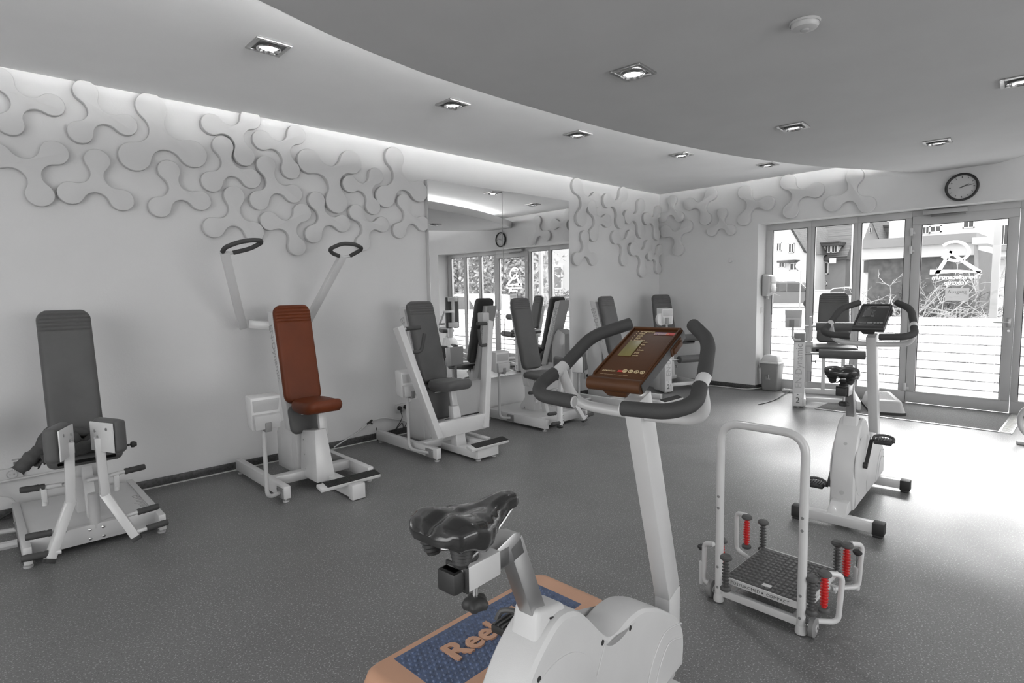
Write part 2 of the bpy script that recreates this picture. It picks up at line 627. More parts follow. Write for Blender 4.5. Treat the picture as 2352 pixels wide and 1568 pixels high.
for p, lab in (
    ((k1(385, 342), k1(75, 505), k1(5, 150)), 'cut by the left edge, at the top under the ceiling'),
    ((k1(655, 250), k1(610, 560), k1(960, 500)), 'touching the ceiling, second from the left edge'),
    ((k1(1155, 370), k1(1030, 740), k1(1480, 725)), 'largest of the top row, just under the ceiling'),
    ((k1(-40, 735), k1(420, 725), k1(310, 1030)), 'low at the left edge, above the dark backrest with the jacket'),
    ((k1(740, 775), k1(540, 1020), k1(935, 1080)), 'lowest on the left, upright lobe between two feet'),
    ((k1(1290, 850), k1(1225, 1130), k1(1535, 1085)), 'under the largest one, at the lower edge of the group'),
    ((k2(165, 225), k2(525, 195), k2(480, 520)), 'with two lobes against the ceiling, right of the largest'),
    ((k2(275, 430), k2(175, 760), k2(530, 730)), 'nested below the one with two lobes at the ceiling'),
    ((k2(635, 370), k2(945, 330), k2(905, 650)), 'third along the ceiling, small with a lobe pointing down'),
    ((k2(670, 610), k2(610, 930), k2(920, 870)), 'in the middle of the cluster, above the two pulldown grips'),
    ((k2(375, 890), k2(195, 1180), k2(560, 1220)), 'partly behind the left pulldown grip'),
    ((k2(1065, 570), k2(1450, 580), k2(1320, 940)), 'larger one midway to the mirror, lobe pointing down'),
    ((k2(1450, 780), k2(1680, 700), k2(1655, 990)), 'small, squeezed between the larger one and the mirror'),
    ((k2(1850, 540), k2(1770, 890), k2(2080, 850)), 'highest one beside the upper left mirror corner'),
    ((k2(1135, 930), k2(1110, 1240), k2(1370, 1145)), 'small, above the gap between the pulldown grips'),
    ((k2(700, 1120), k2(1005, 1045), k2(955, 1350)), 'lowest between the pulldown grips, lobe hanging down'),
    ((k2(1500, 1045), k2(1740, 1150), k2(1560, 1320)), 'with a lobe behind the right pulldown grip'),
    ((k2(1945, 940), k2(1900, 1210), k2(2110, 1140)), 'lowest one touching the left mirror edge'),
    (((1322, 428), (1363, 458), (1330, 503)), 'first right of the mirror at the top'),
    (((1357, 492), (1394, 500), (1350, 532)), 'second right of the mirror, at half height'),
    (((1391, 460), (1426, 446), (1420, 510)), 'in the upper row between mirror and room corner'),
    (((1440, 500), (1467, 468), (1466, 535)), 'upper row, one short of the room corner'),
    (((1482, 502), (1507, 485), (1504, 540)), 'pressed into the left side of the room corner'),
    (((1411, 546), (1443, 540), (1428, 598)), 'lower row between mirror and room corner'),
    (((1324, 586), (1332, 545), (1360, 603)), 'lowest beside the right mirror edge'),
    (((1454, 575), (1484, 560), (1468, 625)), 'lowest of the left wall before the corner'),
    (((1490, 590), (1512, 570), (1505, 618)), 'bottom one in the left side of the corner')):
    lobes(p, 'L', RW+lab)
for p, lab in (
    (((1546, 458), (1526, 500), (1562, 500)), 'first on the window wall beside the corner, upper'),
    (((1582, 520), (1531, 533), (1560, 572)), 'lowest on the window wall beside the corner'),
    (((1634, 444), (1590, 468), (1622, 506)), 'third from the corner on the window wall'),
    (((1662, 490), (1638, 531), (1682, 528)), 'low on the window wall, left of the window reveal'),
    (((1714, 443), (1766, 466), (1711, 503)), 'directly above the left end of the windows'),
    (((1812, 419), (1877, 437), (1818, 484)), 'above the windows, second from the wall clock'),
    (((1965, 408), (1913, 467), (1995, 469)), 'above the windows, nearest the wall clock')):
    lobes(p, 'F', RW+lab)
c = on_x(1678, 598, BW)
t = thing('wall_button', 'small round white knob on the wall left of the windows', 'wall button', (BW, c.y, c.z))
MB().lathe([(.03, 0), (.03, .012), (.024, .022), (0, .024)], axis=(-1, 0, 0), n=20).build('button', M['whitep'], t)

# ------------------------------------------------------------------ windows and door
def glass():
    m = bpy.data.materials.new('window_glass')
    m.use_nodes = True
    t = m.node_tree
    t.nodes.clear()
    o = t.nodes.new('ShaderNodeOutputMaterial')
    mx = t.nodes.new('ShaderNodeMixShader')
    tr = t.nodes.new('ShaderNodeBsdfTransparent')
    gl = t.nodes.new('ShaderNodeBsdfGlossy')
    fr = t.nodes.new('ShaderNodeFresnel')
    fr.inputs['IOR'].default_value = 1.35
    gl.inputs['Roughness'].default_value = .02
    tr.inputs['Color'].default_value = (.93, .93, .93, 1)
    ge = t.nodes.new('ShaderNodeNewGeometry')
    sb = t.nodes.new('ShaderNodeMath')
    sb.operation = 'SUBTRACT'
    sb.inputs[0].default_value = 1.0
    mu = t.nodes.new('ShaderNodeMath')
    mu.operation = 'MULTIPLY'
    t.links.new(ge.outputs['Backfacing'], sb.inputs[1])
    t.links.new(fr.outputs['Fac'], mu.inputs[0])
    t.links.new(sb.outputs['Value'], mu.inputs[1])
    t.links.new(mu.outputs['Value'], mx.inputs['Fac'])
    t.links.new(tr.outputs['BSDF'], mx.inputs[1])
    t.links.new(gl.outputs['BSDF'], mx.inputs[2])
    t.links.new(mx.outputs['Shader'], o.inputs['Surface'])
    return m
M['glass'] = glass()
def frosted():
    m = bpy.data.materials.new('white_frosted_film')
    m.use_nodes = True
    t = m.node_tree
    t.nodes.clear()
    o = t.nodes.new('ShaderNodeOutputMaterial')
    mx = t.nodes.new('ShaderNodeMixShader')
    a = t.nodes.new('ShaderNodeBsdfTranslucent')
    b = t.nodes.new('ShaderNodeBsdfDiffuse')
    a.inputs['Color'].default_value = (.93, .93, .93, 1)
    b.inputs['Color'].default_value = (.85, .85, .85, 1)
    mx.inputs['Fac'].default_value = .12
    t.links.new(a.outputs['BSDF'], mx.inputs[1])
    t.links.new(b.outputs['BSDF'], mx.inputs[2])
    t.links.new(mx.outputs['Shader'], o.inputs['Surface'])
    return m
M['film'] = frosted()
M['seal'] = material('black_seal', .03, .6)
def pane(root, y0, y1, z0, z1, x=GX):
    """glass pane with seal and frosted film strips; y0<y1"""
    g = MB().box((x+.018, y0-.01, z0-.01), (x+.024, y1+.01, z1+.01), 0).build('pane', M['glass'], root)
    m = MB()
    for a, b in (((y0, z0), (y0+.006, z1)), ((y1-.006, z0), (y1, z1)), ((y0, z1-.006), (y1, z1))):
        m.box((x+.006, a[0], a[1]), (x+.018, b[0], b[1]), 0)
    m.build('seal', M['seal'], root)
    top = .99
    zs = [top-.098*k for k in range(10)]
    for a, b in zip(zs, zs[1:]):
        lo = max(b+.014, z0)
        if a-lo > .02:
            MB().box((x+.0145, y0+.004, lo), (x+.017, y1-.004, a), 0).build('film_strip', M['film'], root)
def bay(name, ys, y0, y1, zt=2.18):
    """fixed window: outer y0..y1, list of glass bays"""
    m = MB()
    x0, x1 = GX, GX+.07
    m.box((x0, y0, .0), (x1, y1, .14), .004)
    m.box((x0, y0, 2.10), (x1, y1, zt), .004)
    prev = y0
    for a, b in ys+[(y1, None)]:
        m.box((x0, prev, .13), (x1, a, 2.11), .004)
        prev = b
    o = struct(m.build(name, M['frame']))
    for a, b in ys:
        pane(o, a, b, .14, 2.10)
        mm = MB()
        mm.box((x0-.008, a-.02, .128), (x0+.004, b+.02, .142), .002)
        mm.build('glazing_bead', M['white'], o)
    return o
bay('window_1', [(2.687, 3.119), ], 2.645, 3.205)
bay('window_2', [(2.162, 2.602), ], 2.123, 2.645)
bay('window_3', [(1.644, 2.084), ], 1.578, 2.123)
bay('window_4', [(.19, .605), ], .152, .662)
bay('window_5', [(-.29, .115), ], -.333, .152)
bay('window_6', [(-.815, -.375), ], -.93, -.333)
# glazed door leaf
m = MB()
m.box((GX-.012, .668, .012), (GX+.06, 1.573, .14), .004)
m.box((GX-.012, .668, 2.02), (GX+.06, 1.573, 2.115), .004)
m.box((GX-.012, .668, .13), (GX+.06, .749, 2.03), .004)
m.box((GX-.012, 1.487, .13), (GX+.06, 1.573, 2.03), .004)
door = struct(m.build('door_1', M['frame']))
pane(door, .749, 1.487, .14, 2.02, GX-.004)
MB().box((GX-.02, .74, .13), (GX-.008, 1.495, .144), .002).build('glazing_bead', M['white'], door)
MB().box((GX, .662, 2.115), (GX+.07, 1.578, 2.18), .003).build('door_header', M['frame'], door)
m = MB().box((GX-.03, .68, .90), (GX-.012, .72, 1.0), .006)
m.tube([(GX-.03, .70, .953), (GX-.07, .70, .953), (GX-.07, .82, .953)], .009, 10, fillet=.02)
m.build('door_handle', M['steel'], door)
MB().lathe([(.0, .022), (.012, .022), (.014, 0), (0, 0)], (GX-.012, .70, .866), (-1, 0, 0), 16).build('lock_cylinder', M['chrome'], door)
for z in (1.95, 1.75, .19):
    m = MB()
    m.lathe([(.0, 0), (.014, 0), (.014, .085), (0, .085)], (GX-.024, 1.576, z-.045), (0, 0, 1), 12)
    m.box((GX-.03, 1.54, z-.03), (GX-.01, 1.574, z+.0), .003)
    m.build('hinge', M['white'], door)
m = MB().box((GX-.075, 1.08, 2.12), (GX-.012, 1.47, 2.165), .006)
m.build('door_closer', M['grey'], door)
MB().box((GX-.06, 1.1, 2.095), (GX-.035, 1.40, 2.112), .003).build('closer_arm', M['midgrey'], door)
# logo and lettering stuck on the door glass, readable from the street
GXD = GX-.004
X = GXD+.012
def logo_pt(zx, zy):
    p = on_x(1720+zx/2.904, 460+zy/2.904, X)
    return V((X, p.y, p.z))
lm = MB()
def ribbon(pts, w0, w1):
    n = len(pts)
    rows = []
    for i_, p in enumerate(pts):
        d = (pts[min(i_+1, n-1)]-pts[max(i_-1, 0)]).normalized()
        sd = V((0, d.z, -d.y))
        w_ = w0+(w1-w0)*i_/(n-1)
        rows.append([p+sd*w_/2, p-sd*w_/2])
    lm.grid(rows)
ribbon([logo_pt(*q) for q in ((1252, 492), (1352, 335))], .042, .03)
ribbon([logo_pt(*q) for q in ((1310, 330), (1350, 345), (1400, 385), (1450, 420), (1545, 480))], .022, .04)
ribbon([logo_pt(*q) for q in ((1208, 478), (1300, 475), (1400, 472), (1550, 478))], .05, .016)
ribbon(crv([logo_pt(*q) for q in ((1296, 302), (1340, 280), (1400, 276), (1450, 300), (1470, 345), (1442, 385), (1400, 400), (1350, 398), (1288, 372))], 5), .028, .03)
lm.build('logo', M['film'], door, smooth=False)
ty = frame_m((X, 1.36, 1.405), (0, -1, 0), (0, 0, 1))
mir = lambda o, yc: [setattr(v.co, 'y', 2*yc-v.co.y) for v in o.data.vertices]
for body, s, z, yc, mt in (('Therapiecentrum', .062, 1.412, 1.158, 'film'), ('Voxtrup', .062, 1.352, 1.158, 'film')):
    o = text_mesh(body, s, .0, frame_m((X, yc, z), (0, -1, 0), (0, 0, 1)), door, M[mt], align='CENTER', bold=.001)
    mir(o, yc)
t = thing('door_notice', 'small grey exit notice stuck on the door glass under the logo', 'sign', (X, 1.145, 1.245))
ps = M['film'].copy()
ps.name = 'paper_sheet'
for nd in ps.node_tree.nodes:
    if nd.type == 'BSDF_TRANSLUCENT':
        nd.inputs['Color'].default_value = (.16, .16, .16, 1)
sh = MB()
sh.grid([[(-.001, -.104, -.068), (-.001, .104, -.068)], [(-.001, -.104, .068), (-.001, .104, .068)]])
sh.build('sheet', ps, t, smooth=False)
text_mesh('Ausgang', .05, .0005, frame_m((-.003, .083, .012), (0, -1, 0), (0, 0, 1)), t, M['print'])
text_mesh('--- -----', .028, .0005, frame_m((-.003, .07, -.035), (0, -1, 0), (0, 0, 1)), t, M['print'])
# door mat recess, edging, drain grille
struct(MB().box((6.76, .64, .0), (7.775, 2.2, .006), .002).build('floor_mat', M['matc']))
m = MB().box((6.735, .64, 0), (6.76, 2.2, .009), .002)
struct(m.build('trim_2', M['alu']))
gr = MB()
gr.box((6.72, .54, 0), (7.74, .555, .009), .001).box((6.72, .625, 0), (7.74, .64, .009), .001).box((6.72, .54, 0), (7.74, .64, .002), 0)
gr = struct(gr.build('floor_grille', M['alu']))
mb = MB().box((-.013, -.036, -.0035), (.013, .036, .0035), .001, 1)
sl = mb.build('slat', M['alu'], gr)
sl.location = (6.745, .59, .0055)
for k in range(1, 20):
    c = sl.copy()
    c.location = (6.745+.0515*k, .59, .0055)
    COL.objects.link(c)

# ------------------------------------------------------------------ clock
t = thing('wall_clock', 'round wall clock with a black rim above the glazed door', 'clock', (BW, 1.108, 2.35))
ax = (-1, 0, 0)
MB().lathe([(.118, .0), (.14, .004), (.142, .03), (.132, .038), (.12, .034), (.118, .02)], axis=ax, n=48).build('rim', M['black'], t)
MB().lathe([(.0, .018), (.12, .018), (.12, .0), (0, 0)], axis=ax, n=48).build('dial', material('clock_dial', .5, .6), t)
for k in range(12):
    a = k*PI/6
    m = MB()
    r0, r1 = (.092, .107)
    m.beam((-.0195, -math.sin(a)*r0, math.cos(a)*r0), (-.0195, -math.sin(a)*r1, math.cos(a)*r1), .0045 if k % 3 else .007, .002, up=(1, 0, 0), bev=0)
    m.build('hour_mark', M['printd'], t)
for nm, a, L, wd in (('hour_hand', 66, .062, .006), ('minute_hand', 78, .098, .0045)):
    a = math.radians(a)
    MB().beam((-.022, math.sin(a)*.02, -math.cos(a)*.02), (-.022, -math.sin(a)*L, math.cos(a)*L), wd, .002, up=(1, 0, 0), bev=0).build(nm, M['printd'], t)

# ------------------------------------------------------------------ mirrors
MY = 4.615
def mirror(x0, x1, z0, z1, lab):
    t = thing('wall_mirror', lab, 'mirror', ((x0+x1)/2, LW, z0))
    xm = (x0+x1)/2
    MB().box((x0-xm, MY-LW+.005, 0), (x1-xm, 0, z1-z0), .001).build('backing_board', M['whitep'], t)
    MB().box((x0-xm+.001, MY-LW, .001), (x1-xm-.001, MY-LW+.005, z1-z0-.001), .0005, 1).build('glass_sheet', M['mirror'], t)
k = MY/LW
mirror(3.353*k, 4.295, .42, 2.445, 'tall frameless wall mirror, left sheet reflecting the clock')
mirror(4.299, 5.468*k, .42, 2.445, 'tall frameless wall mirror, right sheet reflecting the wall reliefs')
mirror(-1.4, .02, .42, 2.0, 'edge of another wall mirror at the left picture border')
# ------------------------------------------------------------------ strength machines: local frame, user faces -y
HG = (.035, .058, .081, .104, .127)
def foot(t, x, y, h=.026):
    MB().lathe([(.0, 0), (.019, 0), (.021, .004), (.021, .011), (.009, .012), (.009, h), (0, h)], (x, y, 0), n=16).build('foot', M['grey'], t)
def monitor(t, x, y, z0, zh, ax, ay, az, fold=True):
    """small read-out on a bent tube: post at x,y from z0 up to zh, tube bends to anchor ax,ay,az on the frame"""
    m = MB().tube([(ax, ay, az), (x, y, az), (x, y, zh)], .0135, 12, fillet=.07)
    p = m.build('monitor_post', M['grey'], t)
    m = MB().box((ax-.004, ay-.05, az-.035), (ax+.004, ay+.05, az+.035), .003)
    for dy in (-.036, .036):
        m.lathe([(.006, 0), (.006, .004), (0, .005)], (ax-.004, ay+dy, az+.02), (-1, 0, 0), 10)
    m.build('monitor_bracket', M['midgrey'], p)
    h = MB().hexa([(x-.085, y-.05, zh-.02), (x+.085, y-.05, zh-.02), (x+.085, y+.035, zh), (x-.085, y+.035, zh),
                   (x-.095, y-.065, zh+.19), (x+.095, y-.065, zh+.19), (x+.095, y+.03, zh+.2), (x-.095, y+.03, zh+.2)], .008).build('monitor_head', M['white'], t)
    MB().hexa([(x-.076, y-.058, zh+.095), (x+.076, y-.058, zh+.095), (x+.076, y-.05, zh+.095), (x-.076, y-.05, zh+.095),
               (x-.083, y-.068, zh+.172), (x+.083, y-.068, zh+.172), (x+.083, y-.06, zh+.172), (x-.083, y-.06, zh+.172)], .002).build('display', M['grey'], h)
    MB().hexa([(x-.075, y-.085, zh-.012), (x+.075, y-.085, zh-.012), (x+.075, y-.045, zh-.012), (x-.075, y-.045, zh-.012),
               (x-.083, y-.085, zh+.075), (x+.083, y-.085, zh+.075), (x+.083, y-.055, zh+.085), (x-.083, y-.055, zh+.085)], .005).build('card_slot', M['grey'], h)
    MB().box((x-.02, y-.09, zh-.03), (x+.02, y-.04, zh+.03), .005).build('clamp', M['midgrey'], h)
    return h
def side_text(t, x, y0, z0, y1, z1, size, body='EN·Dynamic'):
    """lettering running down the left (-x) side of an inclined column"""
    d = V((0, y1-y0, z1-z0)).normalized()
    up = V((0, d.z, -d.y))
    up = V((0, -d.z, d.y)) if False else up
    n = d.cross(up)
    if n.x > 0:
        up = -up
    return text_mesh(body, size, .0005, frame_m((x-.0008, y0, z0), d, up), t, M['print'])
def column_and_back(t, cush, dx=0.0, lean=0.0, lower=.354):
    MB().hexa([(dx-.122, .38, .38), (dx+.075, .38, .38), (dx+.075, .47, .38), (dx-.122, .47, .38),
               (dx-.122, .61+lean, 1.215), (dx+.075, .61+lean, 1.215), (dx+.075, .70+lean, 1.235), (dx-.122, .70+lean, 1.235)], .006).build('inclined_column', M['white'], t)
    col = t.children[-1]
    side_text(col, dx-.1225, .672+lean, 1.13, .485, .50, .085)
    n = (0, -1, -.18)
    m = MB()
    cushion(m, (dx, .555+lean, 1.28), (dx, .405, .57), .275, .065, (0, -1, .2), HG, R=.06)
    m.build('backrest', M[cush], t)
    m = MB()
    cushion(m, (dx, .40, .56), (dx, .345, lower), .255, .05, (0, -1, .2), (), R=.05)
    m.build('lower_pad', M['dark'], t)
    MB().box((dx-.05, .34, .49), (dx+.115, .358, .497), .001).build('rail_plate', M['steel'], t)
    m = MB()
    for z in (.5, .75, 1.0):
        y = .47+(z-.5)*.24
        m.box((dx-.04, y-.04, z-.03), (dx+.04, y+.05, z+.03), .004)
    m.build('back_bracket', M['midgrey'], t)
def seat(t, cush, dx=0.0):
    """rounded seat with a bulging front edge"""
    m = MB()
    rows = []
    N = 28
    for j in range(9):
        a = -PI/2+PI*j/8
        zz = .57+.043*math.sin(a)
        ins = .03*(1-math.cos(a))
        ring = []
        for k in range(N):
            q = 2*PI*k/N
            cx, sx = math.cos(q), math.sin(q)
            ex = 4.2
            x = (abs(cx)**(2/ex))*(1 if cx >= 0 else -1)*(.138-ins)
            y = (abs(sx)**(2/ex))*(1 if sx >= 0 else -1)*(.185-ins)
            lift = .03*max(0, -y/.185)**2
            ring.append(V((dx+x*(1-.06*max(0, -y/.185)), .185+y, zz+lift)))
        rows.append(ring)
    R, fs = m.grid(rows, True)
    m.bm.faces.new(R[0][::-1])
    m.bm.faces.new(R[-1])
    bmesh.ops.recalc_face_normals(m.bm, faces=m.bm.faces)
    m.build('seat', M[cush], t, angle=60)
    MB().beam((dx+.03, .2, .545), (dx+.03, .17, .36), .055, .035, up=(0, 1, 0)).build('seat_post', M['white'], t)
def housing(t, dx=0.0, front=True):
    if front:
        m = MB().hexa([(dx-.085, .055, .06), (dx+.055, .055, .06), (dx+.055, .33, .06), (dx-.085, .33, .06),
                       (dx-.055, .125, .415), (dx+.03, .125, .415), (dx+.03, .35, .38), (dx-.055, .35, .38)], .008)
        o = m.build('front_housing', M['white'], t)
        mm = MB()
        for y, z in ((.30, .32), (.27, .22), (.25, .12)):
            mm.lathe([(.005, 0), (.005, .002), (0, .003)], (dx-.085+.03*(z-.06)/.355, y, z), (-1, 0, 0), 8)
        mm.build('screw', M['steel'], o)
    yz = [(.38, .045), (.74, .045), (.74, .31), (.66, .40), (.38, .47)]
    m = MB().prism([(dx-.08, y, z) for y, z in yz], (.16, 0, 0), .006)
    o = m.build('rear_housing', M['white'], t)
    yz = [(.46, .075), (.66, .075), (.66, .30), (.46, .34)]
    MB().prism([(dx-.083, y, z) for y, z in yz], (.006, 0, 0), .002).build('side_panel', M['whitep'], o)
def base_frame(t, xl, xr, back=.92):
    fr = MB()
    fr.box((xl-.0225, 0, .026), (xl+.0225, back, .11), .004)
    fr.build('left_rail', M['white'], t)
    MB().box((xr-.0225, -.03, .026), (xr+.0225, .9, .11), .004).build('right_rail', M['white'], t)
    MB().box((xl+.02, .25, .045), (xr-.02, .32, .108), .003).build('cross_beam', M['white'], t)
    for x, y in ((xl, .03), (xl, back-.04), (xr, .0), (xr, .86)):
        foot(t, x, y)
def tread_plate(t, x0, x1, y, z):
    m = MB().beam((x0, y, z), (x1, y, z), .075, .022, up=(0, -.25, 1), bev=.003)
    o = m.build('foot_plate', M['white'], t)
    m = MB()
    n = int((x1-x0-.05)/.008)
    for k in range(n):
        x = x0+.05+.008*k
        m.beam((x, y-.034, z+.006), (x, y+.034, z+.0225), .005, .006, up=(0, -.25, 1), bev=0)
    m.beam((x0+.045, y, z+.012), (x1-.001, y, z+.012), .07, .004, up=(0, -.25, 1), bev=.001)
    m.build('ribbed_tread', M['black'], o)

EN = 'strength machines'
# --- lat pulldown with brown cushions
def pulldown():
    t = thing('lat_pulldown_machine', 'white pulldown machine with rust brown backrest and two raised looped grips', 'gym machine', (1.75, 3.65, 0), 0, EN)
    base_frame(t, -.3125, .28)
    m = MB().box((.005, -.26, .01), (.085, .33, .085), .004).box((-.005, -.29, .004), (.09, -.235, .105), .004)
    m.build('spine', M['white'], t)
    tread_plate(t, -.186, .245, -.19, .108)
    housing(t)
    column_and_back(t, 'brown')
    seat(t, 'brown')
    monitor(t, -.435, .02, .05, .535, -.337, .06, .06)
    # yoke and lever arms
    m = MB().beam((-.03, .72, 1.12), (-.20, .84, 1.14), .05, .06)
    m.beam((.03, .72, 1.12), (.20, .84, 1.14), .05, .06)
    m.box((-.06, .62, 1.09), (.06, .76, 1.17), .006)
    m.build('yoke', M['white'], t)
    for s in (-1, 1):
        m = MB().beam((s*.16, .86, 1.145), (s*.275, .86, 1.145), .055, .06)
        m.beam((s*.245, .86, 1.115), (s*.435, .56, 1.65), .055, .045, up=(0, 1, .5))
        a = m.build('lever_arm', M['white'], t)
        c = V((s*.435, .56, 1.655))
        e1, e2 = V((1, 0, 0)), V((0, -.80, .60))
        pl = lambda x, y: c+e1*x+e2*y
        if s < 0:
            pts = [pl(-.015, .0), pl(-.01, .045), pl(.06, .105), pl(.15, .135), pl(.205, .135), pl(.215, .11), pl(.16, .045), pl(.055, -.005)]
        else:
            pts = [pl(-.03, .0), pl(-.09, .025), pl(-.125, .06), pl(-.125, .085), pl(-.06, .145), pl(.05, .145), pl(.125, .105), pl(.125, .075), pl(.065, .005)]
        MB().tube(pts, .0155, 12, fillet=.04).build('loop_grip', M['foam'], a)
        mm = MB().tube([pts[0], c-V((0, 0, .01)), pts[-1]], .011, 10)
        mm.build('grip_tube', M['white'], a)
    return t
pulldown()

# --- chest press with dark cushions
def chest_press():
    t = thing('chest_press_machine', 'white press machine with dark backrest and U-shaped arms, left of the mirror', 'gym machine', (2.93, 3.65, 0), 0, EN)
    base_frame(t, -.27, .235, .93)
    m = MB().box((-.06, -.21, .02), (.12, .3, .08), .004).box((-.055, -.225, .02), (.17, -.19, .112), .004)
    m.box((.10, -.2, .03), (.16, .3, .108), .004)
    m.build('spine', M['white'], t)
    foot(t, -.03, -.2)
    foot(t, .14, -.2)
    tread_plate(t, -.13, .27, -.21, .118)
    MB().hexa([(-.06, .03, .06), (.05, .03, .06), (.05, .11, .06), (-.06, .11, .06), (-.03, .12, .40), (.04, .12, .40), (.04, .18, .40), (-.03, .18, .40)], .006).build('front_housing', M['white'], t)
    m = MB().tube([(-.02, .2, .23), (.08, .2, .23)], .05, 18).tube([(-.1, .26, .19), (-.02, .26, .19)], .04, 16)
    m.build('drive_unit', M['steel'], t)
    housing(t, front=False)
    column_and_back(t, 'dark', lean=.06, lower=.25)
    seat(t, 'dark')
    monitor(t, -.345, .315, .05, .53, -.295, .10, .062)
    # press arms, one U-shaped lever
    m = MB().beam((-.26, .05, .245), (.26, .05, .245), .05, .13)
    m.build('press_beam', M['white'], t)
    for s in (-1, 1):
        a = MB().beam((s*.245, .045, .185), (s*.475, .215, 1.09), .055, .085, up=(0, -1, .2), h1=.075, w1=.055).build('press_arm', M['white'], t)
        y = .205
        MB().tube([(s*.48, y, 1.07), (s*.36, y-.03, 1.075)], .0115, 10).build('upper_stub', M['white'], a)
        MB().tube([(s*.42, y-.02, 1.073), (s*.30, y-.04, 1.078)], .0165, 12).build('upper_grip', M['foam'], a)
        m = MB().tube([(s*.445, y-.04, .885), (s*.31, y-.06, .885), (s*.285, y-.075, 1.03)], .0145, 12, fillet=.035)
        m.build('lower_grip', M['foam'], a)
    m = MB().box((.40, .2, 1.08), (.475, .28, 1.17), .008)
    m.build('arm_cap', M['grey'], t)
    return t
chest_press()

# --- rower-like machine half hidden behind the console of the near bike
def hidden_machine():
    t = thing('back_trainer_machine', 'white machine with dark backrest and printed column, right of the mirror behind the handlebar', 'gym machine', (5.62, 3.65, 0), 0, EN)
    base_frame(t, -.3, .28)
    m = MB().box((-.03, -.3, .02), (.06, .33, .09), .004).box((-.03, -.33, .004), (.06, -.27, .10), .004)
    m.build('spine', M['white'], t)
    tread_plate(t, -.186, .245, -.30, .112)
    housing(t)
    m = MB().prism([(-.095, y, z) for y, z in ((.36, .05), (.78, .05), (.78, .80), (.66, .86), (.36, .5))], (.19, 0, 0), .006)
    m.build('weight_housing', M['white'], t)
    MB().box((-.1, .42, .42), (-.094, .56, .72), .003).build('side_opening', M['midgrey'], t)
    column_and_back(t, 'dark', lean=.03)
    seat(t, 'dark')
    m = MB()
    cushion(m, (-.545, .56, .70), (-.53, .52, .43), .17, .06, (-.3, -1, .1), (), R=.02)
    m.build('side_pad', M['dark'], t)
    MB().tube([(-.535, .56, .46), (-.535, .56, .07), (-.3, .56, .07)], .016, 12, fillet=.06).build('pad_post', M['grey'], t)
    return t
hidden_machine()

